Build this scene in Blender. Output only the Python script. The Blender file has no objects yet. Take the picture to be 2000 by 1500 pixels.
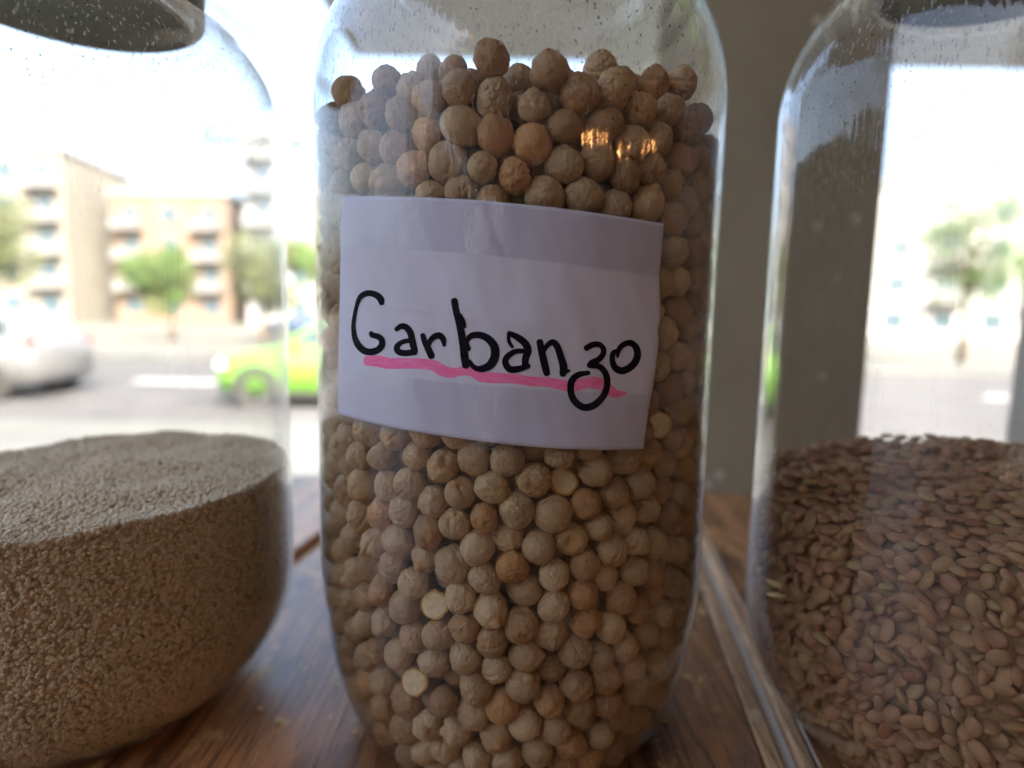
import bpy, bmesh, math, random
import numpy as np
from mathutils import Vector, Matrix, Euler, noise
rnd = random.Random(7)
rng = np.random.default_rng(11)
sc = bpy.context.scene
COL = sc.collection
MM = 0.001

# ------------------------------------------------------------------ camera
PITCH, ROLL, FPX = 0.1182, 0.0197, 1150.0
EYE = np.array([0.0, 0.0, 0.1488])
F_ = np.array([0, math.cos(PITCH), -math.sin(PITCH)])
U_ = np.array([0, math.sin(PITCH), math.cos(PITCH)])
RC = np.array([1.0, 0, 0]) * math.cos(ROLL) + U_ * math.sin(ROLL)
UC = U_ * math.cos(ROLL) - np.array([1.0, 0, 0]) * math.sin(ROLL)
cam = bpy.data.cameras.new('camera')
cam.sensor_fit = 'HORIZONTAL'; cam.sensor_width = 36
cam.lens = 36 * FPX / 2000
cam.clip_start = 0.01; cam.clip_end = 600
cam.dof.use_dof = True; cam.dof.focus_distance = 0.156; cam.dof.aperture_fstop = 5.4
camo = bpy.data.objects.new('camera', cam); COL.objects.link(camo)
m = Matrix(((RC[0], UC[0], -F_[0], EYE[0]), (RC[1], UC[1], -F_[1], EYE[1]), (RC[2], UC[2], -F_[2], EYE[2]), (0, 0, 0, 1)))
camo.matrix_world = m
sc.camera = camo

# ------------------------------------------------------------------ sky, sun, exposure
SUN_EL, SUN_AZ = math.radians(42), math.radians(146)     # azimuth clockwise from +y: behind the camera, to the right
w = bpy.data.worlds.new("World"); sc.world = w; w.use_nodes = True
nt = w.node_tree; nt.nodes.clear()
sky = nt.nodes.new('ShaderNodeTexSky'); sky.sky_type = 'NISHITA'; sky.sun_disc = False
sky.sun_elevation = SUN_EL; sky.sun_rotation = SUN_AZ; sky.air_density = 1.0; sky.dust_density = 9.0; sky.ozone_density = 1.0
bg = nt.nodes.new('ShaderNodeBackground'); bg.inputs[1].default_value = 0.15
wo = nt.nodes.new('ShaderNodeOutputWorld')
nt.links.new(sky.outputs[0], bg.inputs[0]); nt.links.new(bg.outputs[0], wo.inputs[0])
sun = bpy.data.lights.new('sun', 'SUN'); sun.energy = 2.0; sun.angle = math.radians(0.5); sun.color = (1, 0.95, 0.87)
suno = bpy.data.objects.new('sun', sun); COL.objects.link(suno)
sd = Vector((math.sin(SUN_AZ) * math.cos(SUN_EL), math.cos(SUN_AZ) * math.cos(SUN_EL), math.sin(SUN_EL)))
suno.rotation_euler = sd.to_track_quat('Z', 'Y').to_euler()
suno.location = sd * 20
sc.view_settings.view_transform = 'Standard'; sc.view_settings.look = 'None'
sc.view_settings.exposure = 3.0; sc.view_settings.gamma = 1
cy = sc.cycles
cy.max_bounces = 14; cy.transparent_max_bounces = 40; cy.glossy_bounces = 6; cy.diffuse_bounces = 5
cy.use_denoising = True
try: cy.denoiser = 'OPENIMAGEDENOISE'
except Exception: pass
cy.sample_clamp_indirect = 6.0
cy.caustics_reflective = False

# ------------------------------------------------------------------ helpers
def ray(u, v):
    return F_ + RC * (u - 1000) / FPX - UC * (v - 750) / FPX
def on_plane(u, v, z=0.0):
    d = ray(u, v); return EYE + d * (z - EYE[2]) / d[2]
def at_depth(u, v, y):
    d = ray(u, v); return EYE + d * (y / d[1])
JC = np.array([0.00076, 0.21897])                 # axis of the middle jar
def on_cyl(u, v, R, c=JC):
    d = ray(u, v); dh = d[:2]; o = -c
    a = dh @ dh; b = 2 * (dh @ o); q = o @ o - R * R
    D = b * b - 4 * a * q
    t = (-b - math.sqrt(max(D, 0))) / (2 * a)
    P = EYE + d * t
    if D < 0:
        r = P[:2] - c; P[:2] = c + r / np.linalg.norm(r) * R
    return P
def tagp(o, label=None, cat=None, group=None, kind=None):
    if label: o['label'] = label
    if cat: o['category'] = cat
    if group: o['group'] = group
    if kind: o['kind'] = kind
    return o
def empty(name, loc=(0, 0, 0), rz=0.0, **k):
    o = bpy.data.objects.new(name, None); COL.objects.link(o)
    o.location = loc; o.rotation_euler = (0, 0, rz); o.empty_display_size = 0.02
    return tagp(o, **k)
def mk(name, me, mat=None, parent=None, loc=None, **k):
    o = bpy.data.objects.new(name, me); COL.objects.link(o)
    if mat is not None and not me.materials: me.materials.append(mat)
    if parent: o.parent = parent
    if loc is not None: o.location = loc
    return tagp(o, **k)
def mesh_np(name, V, Fq, smooth=True):
    me = bpy.data.meshes.new(name)
    V = np.asarray(V, dtype=np.float32); Fq = np.asarray(Fq, dtype=np.int32)
    n = Fq.shape[1]
    me.vertices.add(len(V)); me.vertices.foreach_set('co', V.ravel())
    me.loops.add(Fq.size); me.loops.foreach_set('vertex_index', Fq.ravel())
    me.polygons.add(len(Fq))
    me.polygons.foreach_set('loop_start', np.arange(len(Fq), dtype=np.int32) * n)
    me.polygons.foreach_set('loop_total', np.full(len(Fq), n, dtype=np.int32))
    me.polygons.foreach_set('use_smooth', np.full(len(Fq), smooth, dtype=bool))
    me.update(calc_edges=True); me.validate()
    return me
def mesh_py(name, V, Fs, smooth=False):
    me = bpy.data.meshes.new(name); me.from_pydata([tuple(v) for v in V], [], [tuple(f) for f in Fs]); me.update()
    if smooth:
        for p_ in me.polygons: p_.use_smooth = True
    return me
def box(name, lo, hi, mat, parent=None, bevel=0.0, **k):
    bm = bmesh.new(); bmesh.ops.create_cube(bm, size=1)
    s = [hi[i] - lo[i] for i in range(3)]; c = [(hi[i] + lo[i]) / 2 for i in range(3)]
    for v in bm.verts: v.co = Vector([v.co[i] * s[i] + c[i] for i in range(3)])
    if bevel: bmesh.ops.bevel(bm, geom=bm.edges[:], offset=bevel, segments=2, affect='EDGES')
    me = bpy.data.meshes.new(name); bm.to_mesh(me); bm.free()
    return mk(name, me, mat, parent, **k)
def revolve(name, prof, seg=128, smooth=True, closed=False):
    prof = np.array(prof, dtype=float); n = len(prof)
    th = np.linspace(0, 2 * math.pi, seg, endpoint=False)
    V = np.stack([prof[:, 0][:, None] * np.cos(th), prof[:, 0][:, None] * np.sin(th), np.repeat(prof[:, 1][:, None], seg, 1)], -1).reshape(-1, 3)
    i = np.arange(n if closed else n - 1)[:, None]; j = np.arange(seg)[None, :]; j2 = (j + 1) % seg; i2 = (i + 1) % n
    Fq = np.stack([i * seg + j, i * seg + j2, i2 * seg + j2, i2 * seg + j], -1).reshape(-1, 4)
    return mesh_np(name, V, Fq, smooth)
def tube(name, pts, r, mat, parent=None, seg=10, **k):
    bm = bmesh.new(); rings = []
    pts = [Vector(p_) for p_ in pts]
    for i, p_ in enumerate(pts):
        t = (pts[min(i + 1, len(pts) - 1)] - pts[max(i - 1, 0)]).normalized()
        a = t.orthogonal().normalized() if i == 0 else (a - t * a.dot(t)).normalized()
        b = t.cross(a); rr = r[i] if hasattr(r, '__len__') else r
        rings.append([bm.verts.new(p_ + (a * math.cos(q) + b * math.sin(q)) * rr) for q in [2 * math.pi * j / seg for j in range(seg)]])
    for A, B in zip(rings, rings[1:]):
        for j in range(seg): bm.faces.new((A[j], A[(j + 1) % seg], B[(j + 1) % seg], B[j])).smooth = True
    bm.faces.new(rings[0][::-1]); bm.faces.new(rings[-1])
    me = bpy.data.meshes.new(name); bm.to_mesh(me); bm.free()
    return mk(name, me, mat, parent, **k)

def thin_fresnel(t, ior, nrm):
    bf = t.n('NewGeometry').outputs['Backfacing']
    i = t.math('ADD', ior, t.math('MULTIPLY', bf, 1.0 / ior - ior))
    return t.n('Fresnel', {'IOR': i, 'Normal': nrm}).outputs[0]

class NT:
    def __init__(s, name):
        s.m = bpy.data.materials.new(name); s.m.use_nodes = True; s.t = s.m.node_tree; s.t.nodes.clear()
        s.out = s.t.nodes.new('ShaderNodeOutputMaterial')
    def n(s, typ, ins=None, **at):
        x = s.t.nodes.new('ShaderNode' + typ)
        for k_, v in at.items(): setattr(x, k_, v)
        for k_, v in (ins or {}).items():
            if isinstance(v, bpy.types.NodeSocket): s.t.links.new(v, x.inputs[k_])
            else: x.inputs[k_].default_value = v
        return x
    def ramp(s, fac, stops):
        x = s.n('ValToRGB', {0: fac}); cr = x.color_ramp
        while len(cr.elements) < len(stops): cr.elements.new(0.5)
        for e, (p_, c) in zip(cr.elements, stops):
            e.position = p_; e.color = (c, c, c, 1) if not hasattr(c, '__len__') else tuple(c) + (1,)
        return x.outputs[0]
    def math(s, op, a, b=0.0, clamp=False):
        return s.n('Math', {0: a, 1: b}, operation=op, use_clamp=clamp).outputs[0]
    def mix(s, fac, a, b, bt='MIX'):
        x = s.n('Mix', None, data_type='RGBA', blend_type=bt)
        for i, v in ((0, fac), (6, a), (7, b)):
            if isinstance(v, bpy.types.NodeSocket): s.t.links.new(v, x.inputs[i])
            else: x.inputs[i].default_value = v if i == 0 else (tuple(v) + (1,) if len(v) == 3 else v)
        return x.outputs[2]
    def noise(s, vec, scale, detail=3, rough=0.55, dist=0.0):
        return s.n('TexNoise', {'Vector': vec, 'Scale': scale, 'Detail': detail, 'Roughness': rough, 'Distortion': dist}).outputs[0]
    def map(s, vec, sc_=(1, 1, 1), loc=(0, 0, 0), rot=(0, 0, 0)):
        return s.n('Mapping', {0: vec, 1: loc, 2: rot, 3: sc_}).outputs[0]
    def bump(s, h, strength=0.3, dist=0.001, normal=None):
        i = {'Height': h, 'Strength': strength, 'Distance': dist}
        if normal is not None: i['Normal'] = normal
        return s.n('Bump', i).outputs[0]
    def surf(s, sock):
        s.t.links.new(sock, s.out.inputs[0]); return s.m
    def pbr(s, color, rough=0.5, normal=None, **ins):
        d = {'Base Color': color, 'Roughness': rough}
        if not isinstance(color, bpy.types.NodeSocket): d['Base Color'] = tuple(color) + (1,)
        if normal is not None: d['Normal'] = normal
        for k_, v in ins.items(): d[k_.replace('_', ' ')] = v
        return s.n('BsdfPrincipled', d).outputs[0]

def simple(name, c, rough=0.5, var=0.12, scale=6.0, **ins):
    t = NT(name); co = t.n('TexCoord').outputs['Object']
    f = t.ramp(t.noise(co, scale, 4), [(0.3, 0.0), (0.7, 1.0)])
    c2 = tuple(x * (1 - var) for x in c); c1 = tuple(min(1, x * (1 + var)) for x in c)
    return t.surf(t.pbr(t.mix(f, c1, c2), rough, **ins))

# ------------------------------------------------------------------ materials
def mat_glass(name='clear_plastic', dusty=1.0):
    t = NT(name); co = t.n('TexCoord').outputs['Object']
    geo = t.n('NewGeometry')
    # long vertical ripples of blown plastic + fine scratches
    rip = t.noise(t.map(co, (110, 110, 7)), 1.0, 3, 0.6)
    fine = t.noise(t.map(co, (430, 430, 9)), 1.0, 3)
    h = t.math('ADD', rip, t.math('MULTIPLY', fine, 0.3))
    nrm = t.bump(h, 0.30, 0.0012)
    edge = t.ramp(t.n('LayerWeight', {0: 0.5}).outputs['Facing'], [(0.55, 0.0), (0.97, 1.0)])
    tint = t.mix(edge, (0.965, 0.97, 0.962), (0.52, 0.56, 0.54))
    fr = thin_fresnel(t, 1.5, nrm)
    fr = t.math('MULTIPLY', fr, 1.15, True)
    tr = t.n('BsdfTransparent', {0: tint}).outputs[0]
    gl = t.n('BsdfGlossy', {0: (1, 1, 1, 1), 'Roughness': 0.035, 'Normal': nrm}).outputs[0]
    base = t.n('MixShader', {0: fr, 1: tr, 2: gl}).outputs[0]
    # dust film, dark flecks and pale specks
    film = t.ramp(t.noise(t.map(co, (35, 35, 22)), 1.0, 5, 0.65), [(0.35, 0.0), (0.8, 0.03 * dusty)])
    scr = t.noise(t.map(co, (1300, 1300, 420), rot=(0.25, 0.1, 0)), 1.0, 1)
    scr = t.ramp(scr, [(0.58, 0.0), (0.70, 0.50 * dusty)])
    z = t.n('SeparateXYZ', {0: co}).outputs[2]
    up = t.ramp(t.math('MULTIPLY', z, 3.5), [(0.6, 0.12), (0.78, 1.0)])
    scr = t.math('MULTIPLY', scr, up)
    dust = t.math('ADD', film, scr, True)
    d1 = t.n('BsdfDiffuse', {0: (0.75, 0.74, 0.72, 1)}).outputs[0]
    d2 = t.n('BsdfTranslucent', {0: (0.75, 0.74, 0.72, 1)}).outputs[0]
    dd = t.n('MixShader', {0: 0.5, 1: d1, 2: d2}).outputs[0]
    s1 = t.n('MixShader', {0: dust, 1: base, 2: dd}).outputs[0]
    vor = t.n('TexVoronoi', {'Vector': t.map(co, (760, 760, 620)), 'Scale': 1.0, 'Randomness': 1.0}, feature='F1')
    sel = t.ramp(vor.outputs['Color'], [(0.62, 0.0), (0.63, 1.0)])
    dot = t.ramp(vor.outputs['Distance'], [(0.16, 1.0), (0.26, 0.0)])
    fl = t.math('MULTIPLY', t.math('MULTIPLY', sel, dot), up)
    clump = t.ramp(t.noise(t.map(co, (19, 19, 15)), 1.0, 3), [(0.46, 0.0), (0.60, 1.0)])
    fl = t.math('MULTIPLY', fl, clump)
    fd = t.n('BsdfDiffuse', {0: (0.10, 0.055, 0.035, 1)}).outputs[0]
    return t.surf(t.n('MixShader', {0: t.math('MULTIPLY', fl, 0.85), 1: s1, 2: fd}).outputs[0])
M_GLASS = mat_glass()
def mat_inner():
    t = NT('clear_plastic_inner_wall'); co = t.n('TexCoord').outputs['Object']
    rip = t.noise(t.map(co, (80, 80, 5), loc=(3, 1, 2)), 1.0, 2)
    nrm = t.bump(rip, 0.25, 0.0012)
    fr = t.math('MULTIPLY', thin_fresnel(t, 1.42, nrm), 0.35)
    tr = t.n('BsdfTransparent', {0: (0.98, 0.98, 0.975, 1)}).outputs[0]
    gl = t.n('BsdfGlossy', {0: (1, 1, 1, 1), 'Roughness': 0.06, 'Normal': nrm}).outputs[0]
    base = t.n('MixShader', {0: fr, 1: tr, 2: gl}).outputs[0]
    film = t.ramp(t.noise(t.map(co, (60, 60, 25)), 1.0, 5, 0.7), [(0.4, 0.0), (0.8, 0.02)])
    dd = t.n('BsdfDiffuse', {0: (0.7, 0.66, 0.6, 1)}).outputs[0]
    return t.surf(t.n('MixShader', {0: film, 1: base, 2: dd}).outputs[0])
M_GLASS_IN = mat_inner()

def mat_pea(name, use_island):
    t = NT(name); co = t.n('TexCoord').outputs['Object']
    if use_island:
        rv = t.n('NewGeometry').outputs['Random Per Island']
        k1 = 1 / (0.0047)
        co = t.map(co, (k1, k1, k1))
        tint = (1, 1, 1)
    else:
        oi = t.n('ObjectInfo'); rv = oi.outputs['Random']; tint = oi.outputs['Color']
        co = t.n('VectorMath', {0: co, 1: t.n('CombineXYZ', {0: t.math('MULTIPLY', rv, 40.0)}).outputs[0]}, operation='ADD').outputs[0]
    if not use_island: rv = 0.3
    c = t.ramp(rv, [(0.0, (0.546, 0.355, 0.185)), (0.18, (0.590, 0.406, 0.224)), (0.4, (0.612, 0.422, 0.237)), (0.6, (0.524, 0.322, 0.161)), (0.8, (0.644, 0.474, 0.271)), (0.94, (0.47, 0.26, 0.125)), (1.0, (0.42, 0.225, 0.10))])
    if not use_island: c = t.mix(1.0, c, tint, 'MULTIPLY')
    n1 = t.noise(co, 1.6, 3, 0.6)
    c = t.mix(t.ramp(n1, [(0.42, 0.0), (0.72, 0.55)]), c, (0.37, 0.19, 0.085))
    n2 = t.noise(co, 7.0, 4, 0.65)
    c = t.mix(t.ramp(n2, [(0.5, 0.0), (0.72, 0.5)]), c, (0.740, 0.551, 0.327))
    wr = t.noise(t.map(co, (3.2, 3.2, 1.1), rot=(0.5, 0.3, 0)), 1.6, 5, 0.62, 1.6)
    ridge = t.math('ABSOLUTE', t.math('SUBTRACT', wr, 0.5))
    crease = t.ramp(ridge, [(0.0, 1.0), (0.035, 0.0)])
    c = t.mix(t.math('MULTIPLY', crease, 0.4), c, (0.22, 0.12, 0.055))
    bk = t.n('Attribute', None, attribute_name='beak').outputs['Fac']
    c = t.mix(t.math('MULTIPLY', bk, 0.6, True), c, (0.52, 0.25, 0.07))
    c = t.mix(t.math('MULTIPLY', bk, -0.5, True), c, (0.80, 0.66, 0.50))
    h = t.math('ADD', t.math('MULTIPLY', ridge, 1.5), t.math('MULTIPLY', n2, 0.7))
    nrm = t.bump(h, 1.0, 0.0008)
    return t.surf(t.pbr(c, 0.55, nrm, Specular_IOR_Level=0.35))
M_PEA = mat_pea('chickpea_skin', False); M_PEAS = mat_pea('chickpea_skin_mass', True)

def mat_seed(name, cols, rough=0.55, spec=0.3):
    t = NT(name)
    g = t.n('NewGeometry').outputs['Random Per Island']; oi = t.n('ObjectInfo').outputs['Random']
    r = t.math('FRACT', t.math('ADD', g, oi))
    c = t.ramp(r, cols)
    co = t.n('TexCoord').outputs['Object']
    sp = t.ramp(t.noise(co, 900.0, 3), [(0.45, 0.0), (0.7, 0.18)])
    c = t.mix(sp, c, tuple(x * 0.55 for x in cols[0][1]))
    return t.surf(t.pbr(c, rough, Specular_IOR_Level=spec))
M_SESAME = mat_seed('sesame_husk', [(0.0, (0.76, 0.60, 0.40)), (0.5, (0.86, 0.71, 0.50)), (0.92, (0.88, 0.75, 0.54)), (1.0, (0.46, 0.32, 0.18))])
M_LENTIL = mat_seed('lentil_skin', [(0.0, (0.352, 0.166, 0.081)), (0.35, (0.483, 0.250, 0.120)), (0.6, (0.392, 0.223, 0.100)), (0.8, (0.326, 0.127, 0.055)), (1.0, (0.450, 0.305, 0.137))])
M_CREAM = simple('split_pea_flesh', (0.88, 0.68, 0.40), 0.5, 0.16, 500, Subsurface_Weight=0.15, Subsurface_Radius=(0.002, 0.0015, 0.0008), Subsurface_Scale=1.0)
M_RIM = simple('split_pea_rim', (0.66, 0.36, 0.08), 0.45, 0.15, 300)
M_STRAW = simple('straw', (0.72, 0.55, 0.27), 0.6, 0.15, 200)

def mat_paper():
    t = NT('white_paper'); co = t.n('TexCoord').outputs['Object']
    f = t.noise(co, 1500, 3, 0.7); g = t.noise(t.map(co, (60, 60, 40)), 1.0, 3)
    c = t.mix(t.ramp(g, [(0.35, 0.0), (0.7, 1.0)]), (0.70, 0.70, 0.82), (0.66, 0.66, 0.76))
    sm = t.ramp(t.noise(t.map(co, (140, 140, 60)), 1.0, 4, 0.6), [(0.68, 0.0), (0.8, 0.25)])
    c = t.mix(sm, c, (0.60, 0.57, 0.55))
    nrm = t.bump(t.math('ADD', t.math('MULTIPLY', f, 0.15), g), 0.35, 0.0009)
    return t.surf(t.pbr(c, 0.75, nrm, Specular_IOR_Level=0.2))
M_PAPER = mat_paper()
def mat_ink(name, c, rough=0.5, streak=0.25):
    t = NT(name); co = t.n('TexCoord').outputs['Object']
    f = t.noise(t.map(co, (260, 260, 1500)), 1.0, 4, 0.7)
    c2 = tuple(min(1, x * 1.6 + 0.03 * streak) for x in c)
    return t.surf(t.pbr(t.mix(t.ramp(f, [(0.4, 0.0), (0.7, 1.0)]), c, c2), rough, Specular_IOR_Level=0.08))
M_INK = mat_ink('black_marker_ink', (0.006, 0.005, 0.009), 0.7); M_PINK = mat_ink('pink_marker_ink', (1.0, 0.20, 0.40), 0.8)
def mat_tape(name='clear_tape', ht=0.26):
    t = NT(name); co = t.n('TexCoord').outputs['Object']
    h = t.noise(t.map(co, (190, 190, 22)), 1.0, 4, 0.65)
    h2 = t.noise(t.map(co, (500, 500, 420)), 1.0, 2)
    nrm = t.bump(t.math('ADD', h, t.math('MULTIPLY', h2, 0.15)), ht, 0.0016)
    fr = thin_fresnel(t, 1.5, nrm)
    tr = t.n('BsdfTransparent', {0: (0.955, 0.955, 0.985, 1)}).outputs[0]
    gl = t.n('BsdfGlossy', {0: (1, 1, 1, 1), 'Roughness': 0.09, 'Normal': nrm}).outputs[0]
    return t.surf(t.n('MixShader', {0: fr, 1: tr, 2: gl}).outputs[0])
M_TAPE = mat_tape()

def mat_wood(name, light, dark, rough0=0.28, stain=1.0, yaw=0.0, coat=0.35):
    t = NT(name); co = t.n('TexCoord').outputs['Object']
    co = t.map(co, rot=(0, 0, yaw))
    oi = t.n('ObjectInfo').outputs['Random']
    off = t.n('CombineXYZ', {0: t.math('MULTIPLY', oi, 9.0), 1: t.math('MULTIPLY', oi, 5.0)}).outputs[0]
    co = t.n('VectorMath', {0: co, 1: off}, operation='ADD').outputs[0]
    grain = t.noise(t.map(co, (70, 4, 70)), 1.0, 6, 0.6, 0.8)
    pores = t.noise(t.map(co, (620, 34, 620)), 1.0, 3, 0.6)
    blot = t.noise(t.map(co, (13, 6, 13)), 1.0, 5, 0.62, 0.6)
    wear = t.noise(t.map(co, (90, 50, 90)), 1.0, 5, 0.75)
    f = t.math('ADD', t.math('MULTIPLY', grain, 0.45), t.math('MULTIPLY', blot, 0.62))
    c = t.mix(t.ramp(f, [(0.44, 0.0), (0.62, 1.0)]), dark, light)
    c = t.mix(t.ramp(pores, [(0.52, 0.0), (0.66, 0.65)]), c, tuple(x * 0.3 for x in dark))
    c = t.mix(t.math('MULTIPLY', t.ramp(wear, [(0.56, 0.0), (0.66, 0.6)]), stain), c, tuple(min(1, x * 2.2) for x in light))
    r = t.ramp(t.math('ADD', t.math('MULTIPLY', wear, 0.6), t.math('MULTIPLY', pores, 0.4)), [(0.3, rough0 - 0.08), (0.75, rough0 + 0.24)])
    h = t.math('ADD', t.math('MULTIPLY', grain, 0.5), t.math('ADD', t.math('MULTIPLY', pores, 0.5), t.math('MULTIPLY', wear, 0.35)))
    nrm = t.bump(h, 0.45, 0.0007)
    return t.surf(t.pbr(c, r, nrm, Specular_IOR_Level=0.5, Coat_Weight=coat, Coat_Roughness=0.24))
M_WOOD = mat_wood('stained_walnut_wood', (0.66, 0.31, 0.13), (0.075, 0.027, 0.010), 0.33)
M_RAW = mat_wood('worn_raw_edge_wood', (0.78, 0.50, 0.28), (0.34, 0.16, 0.07), 0.6, 0.6, 0.0, 0.0)

def mat_pillar():
    t = NT('olive_grey_plaster'); co = t.n('TexCoord').outputs['Object']
    a = t.noise(co, 7, 5, 0.6); b = t.noise(co, 60, 3)
    c = t.mix(t.ramp(a, [(0.35, 0.0), (0.7, 1.0)]), (0.42, 0.39, 0.29), (0.33, 0.305, 0.225))
    vor = t.n('TexVoronoi', {'Vector': co, 'Scale': 34.0}); sel = t.ramp(vor.outputs['Color'], [(0.72, 0.0), (0.74, 1.0)])
    dot = t.ramp(vor.outputs['Distance'], [(0.10, 1.0), (0.20, 0.0)])
    c = t.mix(t.math('MULTIPLY', t.math('MULTIPLY', sel, dot), 0.8), c, (0.8, 0.76, 0.68))  # pale out-of-focus light dots, painted into the plaster colour
    return t.surf(t.pbr(c, 0.8, t.bump(b, 0.3, 0.002)))
M_PILLAR = mat_pillar()
M_WALL = simple('cream_plaster', (0.38, 0.37, 0.36), 0.85, 0.1, 3)
M_CEIL = simple('grey_ceiling', (0.6, 0.58, 0.56), 0.85, 0.1, 3)
M_FLOOR = simple('pale_floor_tile', (0.50, 0.44, 0.38), 0.5, 0.2, 3)
def mat_lid(name, c):
    t = NT(name); co = t.n('TexCoord').outputs['Object']
    f = t.ramp(t.noise(co, 60, 5, 0.7), [(0.35, 0.0), (0.7, 1.0)])
    c1 = t.mix(f, tuple(x * 0.8 for x in c), c)
    sp = t.ramp(t.noise(co, 700, 3, 0.6), [(0.62, 0.0), (0.70, 1.0)])
    c1 = t.mix(sp, c1, (0.85, 0.82, 0.78))
    d = t.pbr(c1, 0.45); tl = t.n('BsdfTranslucent', {0: c1}).outputs[0]
    return t.surf(t.n('MixShader', {0: 0.45, 1: d, 2: tl}).outputs[0])
M_LID = mat_lid('brown_grey_plastic_lid', (0.86, 0.77, 0.69)); M_LIDG = mat_lid('grey_green_lid', (0.50, 0.52, 0.46))
M_WHITE = simple('white_channel', (0.78, 0.76, 0.72), 0.75, 0.06, 40)
M_ASPH = simple('asphalt', (0.057, 0.057, 0.060), 0.9, 0.25, 1.2)
M_PAVE = simple('pale_concrete_paving', (0.085, 0.088, 0.085), 0.85, 0.16, 1.5)
M_GROUND = simple('ground', (0.100, 0.100, 0.085), 0.95, 0.2, 0.3)

# ------------------------------------------------------------------ setting
ZG = -1.411
box('ground', (-260, -120, ZG - 0.4), (260, 330, ZG - 0.02), M_GROUND, kind='structure')
box('road', (-120, 7.4, ZG - 0.018), (120, 17.5, ZG), M_ASPH, kind='structure')
box('pavement', (-60, 0.95, ZG - 0.018), (60, 7.4, ZG + 0.11), M_PAVE, kind='structure')
box('far_pavement', (-120, 17.5, ZG - 0.018), (120, 21, ZG + 0.12), M_PAVE, kind='structure')
for i in range(9):
    x = -26 + i * 6.0
    box('road_marking', (x, 12.3, ZG + 0.004), (x + 2.6, 12.45, ZG + 0.008), simple('road_paint', (0.7, 0.7, 0.68), 0.7) if i == 0 else bpy.data.materials['road_paint'], kind='structure')
box('shop_floor', (-1.7, -4.2, -0.98), (3.2, 0.94, -0.92), M_FLOOR, kind='structure')
box('floor_slab', (-1.7, -4.2, ZG + 0.0), (3.2, 0.945, -0.985), M_PAVE, kind='structure')
box('added_ceiling', (-0.80, -4.3, 1.02), (3.3, 1.0, 1.16), M_CEIL, kind='structure')  # unseen slab added to shade the table, cut at left to let skylight in
box('added_left_wall', (-1.7, -4.09, -0.918), (-1.58, -1.0, 0.90), M_WALL, kind='structure')  # unseen wall added to darken what the jar's left side reflects
box('added_ceiling', (-1.75, -4.3, 1.02), (-0.802, -1.7, 1.16), M_CEIL, kind='structure')  # unseen slab added to block the sky mirrored in the jar
box('added_ceiling', (-0.56, 1.002, 1.02), (3.3, 2.15, 1.16), M_CEIL, kind='structure')
box('added_back_wall', (-1.7, -4.25, -0.918), (-1.34, -4.1, 0.90), M_WALL, kind='structure')  # unseen wall added for dark reflections; its gap makes a bright streak
box('added_back_wall', (-1.06, -4.25, -0.918), (-0.80, -4.1, 1.018), M_WALL, kind='structure')
box('added_back_wall', (-0.798, -4.25, -0.918), (3.2, -4.1, 1.018), M_WALL, kind='structure')
box('side_wall', (3.05, -4.09, -0.918), (3.2, 0.598, 1.018), M_WALL, kind='structure')
box('added_front_wall', (0.64, 0.60, -0.918), (1.02, 0.75, 1.018), M_WALL, kind='structure')  # unseen wall added to narrow the jar's right reflection, slit left for a streak
box('added_front_wall', (1.22, 0.60, -0.918), (3.2, 0.75, 1.018), M_WALL, kind='structure')
pil = empty('pillar', (0.2, 0.60, -0.9), label='olive grey plastered pillar standing behind the table at right', cat='pillar')
box('plaster_face', (-0.072, -0.03, -0.018), (0.145, 0.25, 1.918), M_PILLAR, pil, bevel=0.004)

# table: three stained boards, running away from the camera with open gaps, and a white channel in the right gap
YAW = math.radians(-8.3)
tbl = empty('wooden_table', (0, 0.2, -0.92), label='dark stained wooden counter of wide boards the jars stand on', cat='table')
def far_y(x): return 0.505 - 0.085 * (x + 0.02)
def line_x(x0, y): return x0 + math.tan(-YAW) * (y - 0.18)
def board(name, xl, xr, mat, z1=0.0, z0=-0.032, y0=-0.35, dz=0.0, bev=0.0012):
    ys = np.linspace(y0, 0.5, 14)
    Lx = [line_x(xl, y) for y in ys]; Rx = [line_x(xr, y) for y in ys]
    yl = list(ys[:-1]) + [far_y(Lx[-1])]; yr = list(ys[:-1]) + [far_y(Rx[-1])]
    V = []; n = len(ys)
    rr = random.Random(int((xl + 1) * 1000))
    for k_ in range(n):
        jl = rr.uniform(-1, 1) * 0.0005; jr = rr.uniform(-1, 1) * 0.0005
        V += [(Lx[k_] + jl, yl[k_] - 0.2, z0 + 0.92), (Lx[k_] + jl, yl[k_] - 0.2, z1 - bev + 0.92), (Lx[k_] + jl + bev, yl[k_] - 0.2, z1 + 0.92),
              (Rx[k_] + jr - bev, yr[k_] - 0.2, z1 + 0.92), (Rx[k_] + jr, yr[k_] - 0.2, z1 - bev + 0.92), (Rx[k_] + jr, yr[k_] - 0.2, z0 + 0.92)]
    Fs = []
    for k_ in range(n - 1):
        a = k_ * 6; b = a + 6
        for j in range(6): Fs.append((a + j, a + (j + 1) % 6, b + (j + 1) % 6, b + j))
    Fs.append(tuple(range(6))[::-1]); Fs.append(tuple(range((n - 1) * 6, n * 6)))
    return mk(name, mesh_py(name, V, Fs), mat, tbl)
board('board', -0.95, -0.42, M_WOOD)
board('board', -0.4185, -0.158, M_WOOD)
board('board', -0.1475, 0.0874, M_WOOD)                     # under the middle jar
board('board', 0.1053, 0.36, M_WOOD)
board('board', 0.3615, 0.95, M_WOOD)
board('edge_strip', 0.0878, 0.0940, M_RAW, z1=0.0002, bev=0.0008)
board('edge_strip', 0.0995, 0.1050, M_RAW, z1=0.0004, bev=0.0008)
board('edge_strip', -0.1500, -0.1478, M_RAW, z1=-0.0006, bev=0.0006)
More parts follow.
